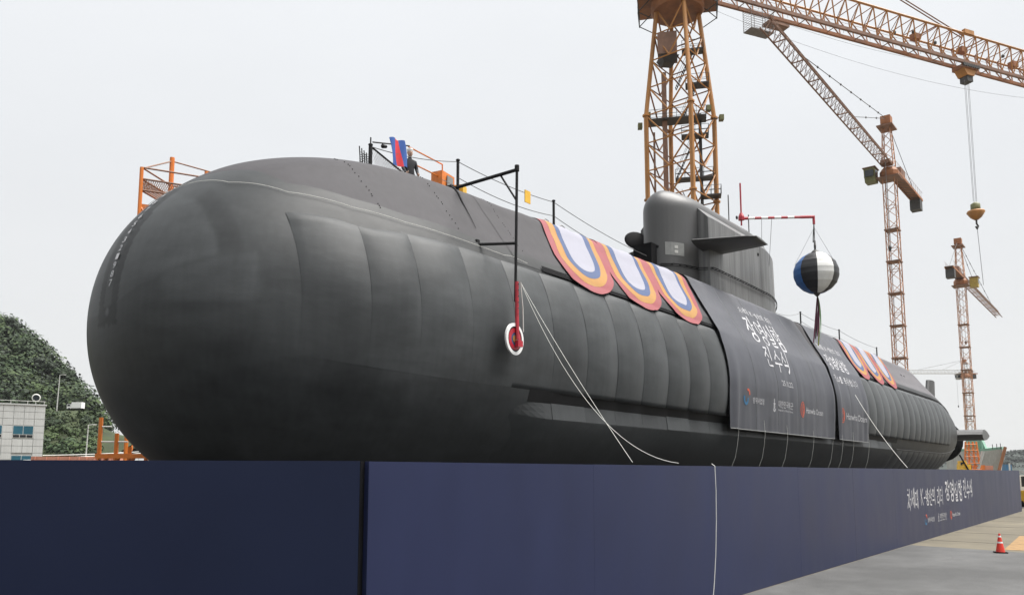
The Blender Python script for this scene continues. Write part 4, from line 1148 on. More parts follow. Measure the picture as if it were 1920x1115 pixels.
for k, s_ in enumerate((38.5, 47.5, 58.0)):
    MB().box(jp(s_, 0, JZ + 2.2), (1.1, .9, .8), math.atan2(ju.y, ju.x)).build('sheave_block', 'crane_rust', jib)
    bar('sheave_strut', jp(s_, 0, JZ + 2.2), jp(s_ + 2.0, TN, JZ + JH), .09, 'crane_rust', jib); bar('sheave_strut', jp(s_, 0, JZ + 2.2), jp(s_ + 2.0, TF_, JZ + JH), .09, 'crane_rust', jib)
for k, (s_, dz) in enumerate(((33.5, 1.5), (37.0, 2.4), (41.0, 1.7), (54.5, 2.6), (62.0, 1.9))):
    MB().lathe([(.1, 0), (.22, -.2), (.2, -.45)], jp(s_, -1.0, JZ + dz), n=8).build('flood_lamp', 'dark_steel', jib)
# tower head, counter jib and pendants (mostly above the frame)
for lat in (-1.6, 1.6): bar('head_leg', jp(-1.5, lat, 58), jp(1.0, 0, 76), .25, 'crane_orange', c1, 8); bar('head_leg', jp(1.8, lat, 58), jp(1.0, 0, 76), .25, 'crane_orange', c1, 8)
for lat in (-.2, .2): bar('pendant', jp(1.0, lat, 76), jp(46.6, -.9 + lat, JZ + JH + .2), .085, 'crane_brown', c1)
MB().box(jp(46.4, -1.9, JZ + JH + .25), (1.8, .5, .6), math.atan2(ju.y, ju.x)).build('pendant_anchor', 'crane_orange', c1)
bar('pendant', jp(1.0, 0, 76), jp(-20, 0, JZ + 1.5), .07, 'crane_brown', c1)
MB().box(jp(-12, 0, JZ), (18, 2.6, 1.6), math.atan2(ju.y, ju.x)).build('counter_jib', 'crane_rust', c1)
MB().box(jp(-19.5, 0, JZ - 1.6), (3.0, 2.4, 2.8), math.atan2(ju.y, ju.x)).build('counterweight', 'joint_grey', c1)
# trolley, hoist ropes and hook block
TS = 47.9
trol = MB().box(jp(TS, 0, JZ - .55), (2.9, 1.9, .55), math.atan2(ju.y, ju.x)).build('trolley', 'crane_rust', c1)
for k in range(7):
    MB().lathe([(.26, -.1), (.26, .1)], jp(TS - 1.4 + .46 * k, -.98, JZ - .45), jn, 12).build('wheel', 'dark_steel', trol)
MB().add([jp(TS + a, lat, JZ + z) for lat in (-.75, .75) for a, z in ((-1.3, -.8), (1.2, -.8), (.75, -1.7), (-.6, -1.7))], [(0, 1, 2, 3), (7, 6, 5, 4), (0, 4, 5, 1), (1, 5, 6, 2), (2, 6, 7, 3), (3, 7, 4, 0)]).build('trolley_frame', 'crane_orange', trol)
MB().box(jp(TS + .1, 0, JZ - 2.1), (1.1, 1.2, .8), math.atan2(ju.y, ju.x)).build('sheave_box', 'dark_steel', trol)
HKZ = 39.8
for a in (-.75, -.35, .35, .75): bar('hoist_rope', jp(TS + .1 + a, a * .3, JZ - 2.3), jp(TS + .1 + a * .75, a * .2, HKZ), .022, 'wire_grey', c1)
hk = MB().lathe([(.25, 0), (.6, -.25), (.62, -1.1), (.35, -1.35)], jp(TS + .1, 0, HKZ), n=14).build('hook_block', 'cabin_green', c1, smooth=True)
MB().lathe([(1.05, 0), (1.15, -.2), (.7, -.9), (.25, -1.25)], jp(TS + .1, 0, HKZ - 1.2), n=16).build('sheave_guard', 'crane_orange', hk, smooth=True)
MB().tube([jp(TS + .1, 0, HKZ - 2.3), jp(TS + .1, 0, HKZ - 3.0), jp(TS + .4, 0, HKZ - 3.3), jp(TS + .15, 0, HKZ - 3.7), jp(TS - .1, 0, HKZ - 3.4)], .13, 6).build('hook', 'dark_steel', hk)
bar('pendant_rope', jp(TS + .15, 0, HKZ - 3.5), jp(TS + .6, 0, HKZ - 11.5), .035, 'wire_grey', c1)
# maintenance basket under the root of the jib
bk = MB().box(jp(12.0, .2, JZ - 2.95), (3.4, 1.5, .12), math.atan2(ju.y, ju.x)).build('basket_floor', 'grey_steel', c1)
mb = MB()
for k in range(9):
    z = JZ - 2.7 + .3 * k
    cs = [jp(10.3, -.55, z), jp(13.7, -.55, z), jp(13.7, .95, z), jp(10.3, .95, z), jp(10.3, -.55, z)]
    for a, b in zip(cs, cs[1:]): mb.tube([a, b], .022, 4)
for s_, lat in ((10.3, -.55), (12, -.55), (13.7, -.55), (13.7, .95), (10.3, .95), (12, .95)): mb.tube([jp(s_, lat, JZ - 2.95), jp(s_, lat, JZ - .2)], .035, 4)
mb.build('basket_mesh', 'grey_steel', bk, kind='stuff')
MB().box(jp(14.6, .1, JZ - 1.5), (3.2, 1.3, .3), math.atan2(ju.y, ju.x)).build('basket_gangway', 'crane_brown', bk)
MB().tube(catenary(jp(2, -1, JZ - .3), jp(48, -1, JZ - .6), 1.6, 20), .02, 4).build('sagging_cable', 'wire_grey', c1)
MB().tube(catenary(jp(2, 1, JZ - .3), jp(70, 1, JZ - .6), 2.6, 24), .02, 4).build('sagging_cable', 'wire_grey', c1)

viewr, viewf = viewr0, viewf0
# --- slimmer lattice tower cranes
def lattice_crane(x, y, b, ztop, zhead, jdir, jlen, clen, label, m, detail, cab, jm=None):
    root = thing('lattice_crane', label, 'crane', (x, y, 0), 'tower cranes of the yard')
    h = b / 2; jm = jm or m
    cs = [(-h, -h), (h, -h), (h, h), (-h, h)]
    for cx, cy in cs: bar('mast_chord', (x + cx, y + cy, 0), (x + cx, y + cy, ztop), .085, m, root)
    step = b * 1.0; n_ = int(ztop / step)
    mb = MB()
    for k in range(n_):
        z0 = k * step; z1 = z0 + step
        for i in range(4):
            (ax, ay), (bx, by) = cs[i], cs[(i + 1) % 4]
            A = Vector((x + ax, y + ay, 0)); B = Vector((x + bx, y + by, 0))
            if (k + i) % 2: A, B = B, A
            mb.tube([A + Vector((0, 0, z0)), B + Vector((0, 0, z1))], .048, 4, False)
            if k % 2 == 0: mb.tube([A + Vector((0, 0, z0)), B + Vector((0, 0, z0))], .045, 4, False)
    mb.build('mast_lacing', m, root, kind='stuff')
    for k in range(1, int(ztop / 5.2)):
        z = k * 5.2
        MB().box((x, y, z), (b + .35, b + .35, .18)).build('mast_collar', 'crane_brown', root)
    mb = MB()
    for k in range(int(ztop / .5)): mb.box((x, y + h * .5, k * .5), (.45, .04, .04))
    mb.tube([(x - .22, y + h * .5, 0), (x - .22, y + h * .5, ztop)], .03, 4); mb.tube([(x + .22, y + h * .5, 0), (x + .22, y + h * .5, ztop)], .03, 4)
    mb.build('ladder', 'crane_brown', root, kind='stuff')
    MB().lathe([(b * .75, 0), (b * .82, .25), (b * .82, .9), (b * .6, 1.5)], (x, y, ztop - .2), n=10).build('slewing_unit', 'crane_rust', root)
    MB().box((x, y, ztop - .4), (b + 1.6, b + 1.6, .15)).build('platform', 'crane_brown', root)
    # tower head
    zj = ztop + 1.5
    hd = MB().box((x, y, zhead - .4), (1.6, 1.5, 1.3)).build('tower_head', 'crane_rust', root)
    MB().box((x, y, zhead - 1.6), (3.4, 2.4, .2)).build('head_platform', 'crane_brown', hd)
    for cx, cy in cs: bar('head_leg', (x + cx * .95, y + cy * .95, zj), (x + cx * .6, y + cy * .6, zhead - .8), .09, m, hd)
    mb = MB()
    nn = 5
    for k in range(nn):
        z0 = zj + (zhead - 1 - zj) * k / nn; z1 = zj + (zhead - 1 - zj) * (k + 1) / nn
        for i in range(4):
            (ax, ay), (bx, by) = cs[i], cs[(i + 1) % 4]; f0 = .95 - .35 * k / nn; f1 = .95 - .35 * (k + 1) / nn
            mb.tube([(x + ax * f0, y + ay * f0, z0), (x + bx * f1, y + by * f1, z1)], .05, 4, False)
    mb.build('head_lacing', m, hd, kind='stuff')
    # jib along jdir: triangular section
    jr = MB().box((x + jdir[0] * 1.5, y + jdir[1] * 1.5, zj + .3), (2.0, 1.4, .6), math.atan2(jdir[1], jdir[0])).build('jib', 'crane_brown', root)
    u = Vector((jdir[0], jdir[1], 0)).normalized(); n2 = Vector((-u.y, u.x, 0))
    def q(s, lat, z): return Vector((x, y, z)) + u * s + n2 * lat
    bar('jib_chord', q(1, -.75, zj), q(jlen, -.75, zj), .11, jm, jr); bar('jib_chord', q(1, .75, zj), q(jlen, .75, zj), .11, jm, jr); bar('jib_chord', q(1, 0, zj + 1.6), q(jlen - 1, 0, zj + 1.6), .12, jm, jr)
    mb = MB(); sp = 1.5
    for k in range(int((jlen - 2) / sp)):
        s0 = 1 + k * sp; s1 = s0 + sp; sm = s0 + sp / 2
        for lat in (-.75, .75):
            mb.tube([q(s0, lat, zj), q(sm, 0, zj + 1.6)], .045, 4, False); mb.tube([q(sm, 0, zj + 1.6), q(s1, lat, zj)], .045, 4, False)
        mb.tube([q(s0, -.75, zj), q(s1, .75, zj)], .04, 4, False)
        if k % 4 == 0: mb.tube([q(s0, -.75, zj), q(s0, .75, zj)], .09, 4, False)
    mb.build('jib_lacing', jm, jr, kind='stuff')
    mb = MB()
    for k in range(int(jlen / 1.5)): mb.tube([q(1 + k * 1.5, -.45, zj + .1), q(1 + k * 1.5, -.45, zj + 1.0)], .02, 4, False)
    mb.tube([q(1, -.45, zj + 1.0), q(jlen - 1, -.45, zj + 1.0)], .02, 4, False)
    mb.build('walkway_rail', 'grey_steel', jr, kind='stuff')
    cj = MB().box(q(-clen / 2, 0, zj + .05), (clen, 1.5, .08), math.atan2(u.y, u.x)).build('counter_jib', 'crane_brown', root)
    for sgn in (-.8, .8): MB().box(q(-clen / 2, sgn, zj - .12), (clen, .16, .42), math.atan2(u.y, u.x)).build('counter_jib_beam', 'crane_rust', cj)
    mbx = MB()
    for k in range(int(clen / 1.6)): mbx.tube([q(-k * 1.6, -.8, zj - .2), q(-(k + 1) * 1.6, .8, zj - .2)], .05, 4, False)
    mbx.build('counter_jib_lacing', m, cj, kind='stuff')
    MB().box(q(-clen + 1.6, 0, zj - 1.4), (1.9, 1.7, 1.8), math.atan2(u.y, u.x)).build('counterweight', 'dark_steel', root)
    MB().box(q(-clen * .32, 0, zj + .9), (3.0, 1.4, 1.3), math.atan2(u.y, u.x)).build('winch', 'crane_brown', root)
    mb = MB()
    for sgn in (-.85, .85):
        for k in range(int(clen / 1.4)): mb.tube([q(-1 - k * 1.4, sgn, zj + .1), q(-1 - k * 1.4, sgn, zj + 1.2)], .025, 4, False)
        mb.tube([q(-1, sgn, zj + 1.2), q(-clen, sgn, zj + 1.2)], .025, 4, False)
    mb.build('counter_jib_rail', 'crane_brown', cj, kind='stuff')
    hp = Vector((x, y, zhead))
    for s_, r_ in ((jlen * .76, .05), (jlen * .36, .045)):
        bar('pendant', hp, q(s_, 0, zj + 1.7), r_, 'dark_steel', root)
        for k in range(1, int(s_ / 5)): MB().lathe([(.06, -.16), (.14, 0), (.06, .16)], hp.lerp(q(s_, 0, zj + 1.7), k / int(s_ / 5)), n=6).build('coupling', 'dark_steel', root)
    bar('pendant', hp, q(-clen + 1, 0, zj + .4), .045, 'dark_steel', root)
    cbx = q(cab[0], cab[1], ztop + .2)
    lo_ = [cbx + u * a_ + n2 * b_ + Vector((0, 0, -1.1)) for a_, b_ in ((-1.0, -.8), (.75, -.8), (.75, .8), (-1.0, .8))]
    hi_ = [cbx + u * a_ + n2 * b_ + Vector((0, 0, 1.1)) for a_, b_ in ((-1.0, -.85), (1.15, -.85), (1.15, .85), (-1.0, .85))]
    c_ = MB().slab(lo_, hi_).build('cab', cab[2], root)
    MB().box(cbx + Vector((0, 0, 1.2)), (2.6, 2.0, .12), math.atan2(u.y, u.x)).build('cab_roof', 'crane_brown', c_)
    for ax_, lat_ in ((1.12, 0), (0, .87), (0, -.87)):
        w_ = MB().box(cbx + u * ax_ + n2 * lat_ + Vector((0, 0, .25)), (.04 if ax_ else 1.5, 1.3 if ax_ else .04, 1.1), math.atan2(u.y, u.x)).build('cab_window', 'dark_glass', c_)
    bar('hoist_rope', q(4.0, .4, zj - .3), q(4.1, .4, zj - 14), .035, 'wire_grey', root)
    MB().lathe([(.12, 0), (.28, -.3), (.12, -.9)], q(4.1, .4, zj - 14), n=8).build('hook_block', 'dark_steel', root)
    MB().box((x, y, .6), (6, 6, 1.2)).build('base', 'crane_brown', root)
    return root
lattice_crane(135.9, 29.8, 1.75, 50.6, 60.4, (-1, 0), 53, 20.5, 'brown lattice tower crane in the middle, jib reaching up to the left', 'crane_pale', True, (1.2, -2.5, 'cabin_green'), 'crane_brown')
lattice_crane(205.0, 31.2, 1.8, 45.8, 56.3, (1, 0), 60, 13.5, 'small lattice tower crane at the right, jib pointing away', 'crane_pale', True, (1.0, -2.6, 'cabin_yellow'), 'crane_brown')
c4 = lattice_crane(396.5, 61.0, 2.4, 44.5, 52.0, (-.62, .785), 27, 5, 'pale distant crane whose jib shows low behind the slim cranes', 'far_steel', False, (2.0, -2.0, 'far_steel'), 'far_steel')

# ------------------------------------------------------------------ orange staging behind the bow
vr, vf = viewr, viewf
def vp(r, f, z): return vf * f + vr * r + Vector((0, 0, z))
ptw = thing('access_tower', 'orange access tower whose mesh-railed top shows above the bow', 'scaffold', tuple(vp(-12.6, 30.6, 0)))
cA, cB, cC, cD = vp(-14.38, 29.9, 0), vp(-14.1, 31.9, 0), vp(-12.0, 33.0, 0), vp(-12.3, 31.0, 0)
hts = (14.75, 15.95, 15.75, 15.0)
for c, hz in zip((cA, cB, cC, cD), hts): bar('post', c, c + Vector((0, 0, hz)), (.10 if c is cB else .075), 'safety_orange', ptw, 8)
FZ = 13.3
MB().slab([c + Vector((0, 0, FZ - .2)) for c in (cA, cB, cC, cD)], [c + Vector((0, 0, FZ)) for c in (cA, cB, cC, cD)]).build('floor', 'safety_orange', ptw)
prs = [(cA, cB), (cB, cC), (cC, cD), (cD, cA)]
for a, b in prs:
    for z in (FZ + .55, FZ + 1.0, FZ + 1.45): bar('rail', a + Vector((0, 0, z)), b + Vector((0, 0, z)), .035, 'crane_brown', ptw)
    ms = MB()
    for k in range(30):
        f0, f1 = k / 30, (k + 3) / 30
        if f1 > 1: continue
        ms.tube([a.lerp(b, f0) + Vector((0, 0, FZ + .5)), a.lerp(b, f1) + Vector((0, 0, FZ + 1.0))], .012, 4, False); ms.tube([a.lerp(b, f1) + Vector((0, 0, FZ + .5)), a.lerp(b, f0) + Vector((0, 0, FZ + 1.0))], .012, 4, False)
    ms.build('rail_mesh', 'crane_brown', ptw, kind='stuff')
bar('top_rail', cA + Vector((0, 0, 14.7)), cB + Vector((0, 0, 15.8)), .03, 'crane_brown', ptw); bar('top_rail', cB + Vector((0, 0, 15.8)), cC + Vector((0, 0, 15.5)), .03, 'crane_brown', ptw)
for z0 in (0, 3.3, 6.6, 9.9):
    for a, b in prs: bar('brace', a + Vector((0, 0, z0)), b + Vector((0, 0, z0 + 3.3)), .05, 'safety_orange', ptw)
# low orange frame at the left behind the wall
lf = thing('guard_railing', 'bright orange steel guard railing low beside the bow, behind the wall', 'railing', tuple(vp(-11.6, 23.8, 0)))
for r_, z in ((-12.25, 4.62), (-11.75, 4.15), (-11.35, 3.75), (-10.85, 3.6)):
    bar('post', vp(r_, 23.8, 0), vp(r_ + .02, 23.8, z), .06, 'safety_orange', lf, 6)
MB().box(vp(-11.55, 23.8, 3.48), (1.55, .12, .14), math.atan2(vr.y, vr.x)).build('beam', 'safety_orange', lf)
for z, r0, r1 in ((4.35, -12.25, -11.9), (3.9, -12.25, -11.4)): bar('rail', vp(r0, 23.8, z), vp(r1, 23.8, z), .025, 'rail_white', lf)
for r_ in (-12.1, -11.75, -11.3): bar('gusset', vp(r_, 23.8, 3.2), vp(r_ + .12, 23.8, 3.45), .05, 'safety_orange', lf)
MB().box(vp(-11.1, 23.9, 3.85), (.35, .05, .28), math.atan2(vr.y, vr.x)).build('net_scrap', 'ship_green', lf)

# ------------------------------------------------------------------ office building at the left edge
ob_ = thing('office_building', 'grey-white panelled office building with blue windows at the left edge', 'building', tuple(vp(-72, 118, 0)))
fa = vp(-65.8, 112.6, 0)             # right front corner
du = (vr * -.835 - vf * .55).normalized(); dn = Vector((-du.y, du.x, 0))
if dn.dot(vf) < 0: dn = -dn
BL, BD, BH = 30.0, 16.0, 12.3
def bpnt(u, n_, z): return fa + du * u + dn * n_ + Vector((0, 0, z))
MB().slab([bpnt(0, .1, 0), bpnt(BL, .1, 0), bpnt(BL, BD, 0), bpnt(0, BD, 0)], [bpnt(0, .1, BH), bpnt(BL, .1, BH), bpnt(BL, BD, BH), bpnt(0, BD, BH)]).build('wall', 'joint_grey', ob_)
roof = MB().slab([bpnt(-.15, -.1, BH), bpnt(BL, -.1, BH), bpnt(BL, BD + .1, BH), bpnt(-.15, BD + .1, BH)], [bpnt(-.15, -.1, BH + .18), bpnt(BL, -.1, BH + .18), bpnt(BL, BD + .1, BH + .18), bpnt(-.15, BD + .1, BH + .18)]).build('roof', 'cladding', ob_)
bar('roof_rail', bpnt(0, .2, BH + .6), bpnt(BL, .2, BH + .6), .03, 'rail_white', ob_)
for k in range(9): bar('roof_rail_post', bpnt(.2 + k * 2.0, .2, BH + .15), bpnt(.2 + k * 2.0, .2, BH + .6), .03, 'rail_white', ob_)
win_z = [(7.75, 9.45), (3.9, 5.35)]
win_u = [(1.25, 3.75), (4.95, 7.45), (8.65, 11.15)]
pw_, ph_ = 1.25, .96
for r_ in range(13):
    for c in range(10):
        u0, u1 = c * pw_, (c + 1) * pw_; z0, z1 = BH - (r_ + 1) * ph_ * .985, BH - r_ * ph_ * .985
        if z1 < .2: continue
        uc, zc = (u0 + u1) / 2, (z0 + z1) / 2
        if any(a < uc < b for a, b in win_u) and any(a - .1 < zc < b + .1 for a, b in win_z): continue
        MB().slab([bpnt(u0 + .025, .09, z0 + .025), bpnt(u1 - .025, .09, z0 + .025), bpnt(u1 - .025, .09, z1 - .025), bpnt(u0 + .025, .09, z1 - .025)],
                  [bpnt(u0 + .025, .02, z0 + .025), bpnt(u1 - .025, .02, z0 + .025), bpnt(u1 - .025, .02, z1 - .025), bpnt(u0 + .025, .02, z1 - .025)]).build('cladding_panel', 'cladding', ob_)
for a, b in win_u:
    for zi, (z0, z1) in enumerate(win_z):
        wnd = MB().slab([bpnt(a, .08, z0), bpnt(b, .08, z0), bpnt(b, .08, z1), bpnt(a, .08, z1)], [bpnt(a, .05, z0), bpnt(b, .05, z0), bpnt(b, .05, z1), bpnt(a, .05, z1)]).build('window', 'rail_white', ob_)
        for k in range(2):
            w0 = a + .08 + (b - a - .08) * k / 2; w1 = w0 + (b - a) / 2 - .1
            MB().slab([bpnt(w0, .045, z0 + .5), bpnt(w1, .045, z0 + .5), bpnt(w1, .045, z1 - .06), bpnt(w0, .045, z1 - .06)], [bpnt(w0, .03, z0 + .5), bpnt(w1, .03, z0 + .5), bpnt(w1, .03, z1 - .06), bpnt(w0, .03, z1 - .06)]).build('pane', 'window_blue', wnd)
        for k in range(3):
            w0 = a + .08 + (b - a - .08) * k / 3; w1 = w0 + (b - a) / 3 - .1
            MB().slab([bpnt(w0, .045, z0 + .06), bpnt(w1, .045, z0 + .06), bpnt(w1, .045, z0 + .42), bpnt(w0, .045, z0 + .42)], [bpnt(w0, .03, z0 + .06), bpnt(w1, .03, z0 + .06), bpnt(w1, .03, z0 + .42), bpnt(w0, .03, z0 + .42)]).build('pane', 'dark_glass', wnd)
sp = thing('roof_spotlight', 'round white spotlight standing on the office roof edge', 'spotlight', tuple(bpnt(1.2, .8, BH + .18)))
bar('stand', bpnt(1.2, .8, BH + .18), bpnt(1.2, .8, BH + .75), .06, 'pole_grey', sp)
pc = bpnt(1.2, .8, BH + 1.15)
MB().lathe([(.22, .45), (.5, .25), (.56, -.1), (.5, -.22)], pc, (.3, .95, 0), 16).build('drum', 'rail_white', sp, smooth=True)
MB().lathe([(.44, -.23), (.40, -.26)], pc, (.3, .95, 0), 16).build('lens', 'dark_glass', sp)

# ------------------------------------------------------------------ hillside on the left
def hill_z(r, f):
    # r: metres right of the view axis, f: metres ahead (r is negative on this side)
    k = -r / f                                  # 0.64 at the left edge of the frame, 0.52 near the hull
    tab = ((.40, 8), (.50, 12), (.525, 15), (.54, 22), (.565, 31), (.60, 40), (.64, 48), (.8, 62), (2.5, 80))
    crest = 8
    for (k0, z0), (k1, z1) in zip(tab, tab[1:]):
        if k0 <= k <= k1: crest = z0 + (z1 - z0) * (k - k0) / (k1 - k0)
    rise = sstep(150, 225, f)
    step_ = 5 + 13 * sstep(150, 205, f)
    z = min(step_ + (crest - step_) * sstep(198, 262, f), crest + 2) if crest > step_ else crest
    return max(-.5, z * sstep(140, 165, f) + 1.2 * vnoise(r, f, 0, .05))
hm = MB(); nu, nv = 60, 44
hm.grid(nu, nv, lambda u, v: vp(-330 + 250 * u, 138 + 200 * v, hill_z(-330 + 250 * u, 138 + 200 * v)))
hill = struct(hm.build('hillside', 'grass_slope', smooth=True))
def leaf_cloud(mb, c, rx, ry, rz, n, size, rnd):
    for _ in range(n):
        while True:
            x, y, z = rnd.uniform(-1, 1), rnd.uniform(-1, 1), rnd.uniform(-1, 1)
            d = math.sqrt(x * x + y * y + z * z)
            if .45 < d < 1: break
        p = Vector((c[0] + x * rx, c[1] + y * ry, c[2] + z * rz)); s = size * rnd.uniform(.6, 1.4)
        nrm = (Vector((x, y, z + .35)).normalized() + Vector((rnd.uniform(-.45, .45), rnd.uniform(-.45, .45), rnd.uniform(-.45, .45)))).normalized()
        a = nrm.orthogonal().normalized(); a.rotate(Matrix.Rotation(rnd.uniform(0, 6.28), 3, nrm)); b = nrm.cross(a)
        o = len(mb.v)
        mb.v += [tuple(p - a * s - b * s * .5), tuple(p + a * s - b * s * .6), tuple(p + a * s * .8 + b * s * .7 + nrm * s * .2), tuple(p - a * s * .7 + b * s * .6)]
        mb.f.append((o, o + 1, o + 2, o + 3))
rnd = random.Random(3)
woods = {m: MB() for m in ('leaf_dark', 'leaf_mid', 'leaf_pine')}
for _ in range(1500):
    f = rnd.uniform(160, 300); k = rnd.uniform(.515, .80); r = -k * f
    if 192 < f < 206: continue                       # the road bench
    z = hill_z(r, f)
    low = f < 200
    if low and rnd.random() < .12: continue
    s = rnd.uniform(.9, 2.4) if low else rnd.uniform(2.4, 5.4)
    m = rnd.choice(['leaf_mid', 'leaf_mid', 'leaf_dark']) if low else rnd.choice(['leaf_dark', 'leaf_dark', 'leaf_pine', 'leaf_mid'])
    c = vp(r, f, z + s * (.35 if low else .55))
    leaf_cloud(woods[m], c, s * 1.1, s * 1.1, s * (.7 if low else .9), 60 if low else 120, .30 if low else .42, rnd)
for m, lb in (('leaf_dark', 'dark green woodland covering the hill on the left'), ('leaf_mid', 'lighter green scrub scattered over the left hillside'), ('leaf_pine', 'blackish pine foliage among the hillside woods')):
    o = woods[m].build('hill_woods', m, kind='stuff'); o['label'] = lb; o['category'] = 'woodland'
def tree(r, f, h, w_, m, label, seed):
    rn = random.Random(seed); z = hill_z(r, f) - .3; base = vp(r, f, z)
    root = thing('pine_tree', label, 'tree', tuple(base), 'pines on the crest')
    tk = MB(); tk.tube([base, base + Vector((.2, .1, h * .5)), base + Vector((.1, .3, h * .95))], [.28, .18, .05], 7)
    cr_ = MB()
    for k in range(11):
        a = rn.uniform(0, 6.28); zz = h * rn.uniform(.38, .98); rr = w_ * rn.uniform(.25, .9) * (1.15 - zz / h * .75)
        e_ = base + Vector((math.cos(a) * rr, math.sin(a) * rr, zz))
        tk.tube([base + Vector((.15, .2, zz * .85)), e_], [.08, .03], 5)
        leaf_cloud(cr_, e_, w_ * .42, w_ * .42, w_ * .24, 70, .32, rn)
    tk.build('trunk', 'bark', root); cr_.build('crown', m, root)
crest = [(-.568, 222, 9.5, 4.4, 'pine nearest the hull, tallest on the right shoulder of the hill'), (-.583, 226, 8.5, 4.2, 'second pine from the hull on the hill crest'), (-.545, 218, 6.5, 3.6, 'low spreading pine leaning towards the bow'),
         (-.60, 230, 8.0, 4.0, 'third pine from the hull on the hill crest'), (-.618, 236, 8.0, 4.2, 'pine standing up in the middle of the left crest'), (-.637, 244, 8.5, 4.2, 'pine at the extreme left edge of the frame')]
for i, (k, f, h, w_, lb) in enumerate(crest): tree(k * f, f, h, w_, 'leaf_pine' if i % 2 else 'leaf_dark', lb, 40 + i)
# lamp posts, lorry and parapet on the hill road
for (r, f, h, lb) in ((-113.5, 199, 9.0, 'tall pale lamp post on the hill road beside the white van'), (-77.5, 146, 11.0, 'pale leaning utility pole at the foot of the slope')):
    z = hill_z(r, f); b_ = vp(r, f, z)
    lp = thing('lamp_post', lb, 'lamp post', tuple(b_))
    MB().tube([b_, b_ + Vector((.2, 0, h))], [.16, .09], 7).build('pole', 'pole_grey', lp)
    MB().tube([b_ + Vector((.2, 0, h)), b_ + Vector((.9, -.4, h + .15))], .06, 5).build('arm', 'pole_grey', lp)
    MB().box(b_ + Vector((1.1, -.5, h + .12)), (.6, .25, .12)).build('lamp', 'rail_white', lp)
zr = hill_z(-108.5, 199.5); vb = vp(-108.5, 199.5, zr)
vn = thing('box_van', 'white box van parked on the hill road under the pines', 'van', tuple(vb)); va = math.atan2(vr.y, vr.x)
MB().box(vb + Vector((0, 0, 1.25)), (2.5, 1.6, 1.5), va).build('box_body', 'white_gloss', vn)
MB().box(vb - vr * 1.85 + Vector((0, 0, .95)), (1.1, 1.5, 1.1), va).build('cab', 'white_gloss', vn)
MB().box(vb - vr * 1.9 + Vector((0, 0, 1.2)) - vf * .76, (.7, .04, .4), va).build('window', 'dark_glass', vn)
for q in (-1.8, .8):
    for s_ in (-.7, .7): MB().lathe([(.3, -.1), (.3, .1)], vb + vr * q + vf * s_ + Vector((0, 0, .3)), tuple(vf), 12).build('wheel', 'matte_black', vn)
pr = thing('road_parapet', 'pale concrete parapet with rail at the foot of the wooded slope', 'parapet', tuple(vp(-85, 143, 0)))
MB().box(vp(-85, 143, 4.2), (60, .4, 1.0), va).build('parapet_wall', 'rail_white', pr)
for k in range(24): bar('rail_post', vp(-112 + 2.4 * k, 143, 4.6), vp(-112 + 2.4 * k, 143, 5.7), .05, 'pole_grey', pr)
for z in (5.1, 5.6): bar('rail', vp(-113, 143, z), vp(-56, 143, z), .05, 'rail_white', pr)
MB().box(vp(-85, 143.5, 1.9), (60, .8, 3.7), va).build('retaining_base', 'joint_grey', pr)
for k, (r, f, w_, h, lb) in enumerate(((-54.5, 98, 6.5, 4.9, 'long primer-red steel block stacked behind the wall at the left'), (-47.0, 92, 4.5, 4.7, 'shorter primer-red steel block next to the orange frame'))):
    bl = thing('steel_block', lb, 'steel block', tuple(vp(r, f, 0)), 'primed steel blocks')
    MB().box(vp(r, f, h / 2), (w_, 3, h), va).build('block', 'primer_pink', bl)
    for q in range(5): MB().box(vp(r - w_ / 2 + .5 + q * (w_ - 1) / 4, f - 1.56, h / 2), (.14, .14, h), va).build('stiffener', 'primer_pink', bl)
for k in range(4):
    a = vp(-62 + 1.2 * k, 100, 4.2 + .3 * k); b = vp(-46 + 1.5 * k, 118, 6.3 + .35 * k)
    tag(MB().tube(catenary(a, b, .4), .05, 4).build('mooring_line', 'rail_white'), ['lowest pale line slanting behind the steel blocks at the left', 'second lowest slanting pale line behind the steel blocks', 'third slanting pale line behind the steel blocks', 'topmost slanting pale line behind the steel blocks'][k], 'line', 'slanting lines at the left')

# ------------------------------------------------------------------ right background
def dp(x, f): return vf * f + vr * ((x - 960) / 1500 * f)   # a bearing at a distance
far = MB()
far.grid(60, 8, lambda u, v: vp(300 + 1500 * u, 900 + 500 * v, (26 + 22 * vnoise(u * 9, v * 2, 1, 1) + 16 * math.sin(u * 3)) * sstep(0, .35, v) * sstep(1.2, .6, v) if False else (24 + 9 * vnoise(u * 12, v, 1, 1) + 14 * u) * sstep(0, .3, v)))
struct(far.build('far_hills', 'far_wood', smooth=True))
ring = MB()                        # unseen hills added behind the camera to block low sky light
def ring_p(u, v):
    a = R(YAW - 60 - 240 * u); d = 620 + 420 * v
    return (d * math.cos(a), d * math.sin(a), (95 + 60 * vnoise(u * 14, v * 2, 3, 1)) * sstep(0, .5, v) * sstep(0, .06, u) * sstep(0, .06, 1 - u) - 1)
ring.grid(90, 10, ring_p); struct(ring.build('sky_block_hills', 'far_wood', smooth=True))
fw_ = MB(); rnd = random.Random(9)
for _ in range(700):
    u, v = rnd.uniform(.12, .6), rnd.uniform(.1, .45)
    c = vp(300 + 1500 * u, 900 + 500 * v, (24 + 9 * vnoise(u * 12, v, 1, 1) + 14 * u) * sstep(0, .3, v) + 1.0)
    leaf_cloud(fw_, c, 6, 6, 3.4, 30, 1.3, rnd)
o = fw_.build('far_woods', 'far_wood', kind='stuff'); o['label'] = 'dark wooded ridge on the horizon at the right edge'; o['category'] = 'woodland'
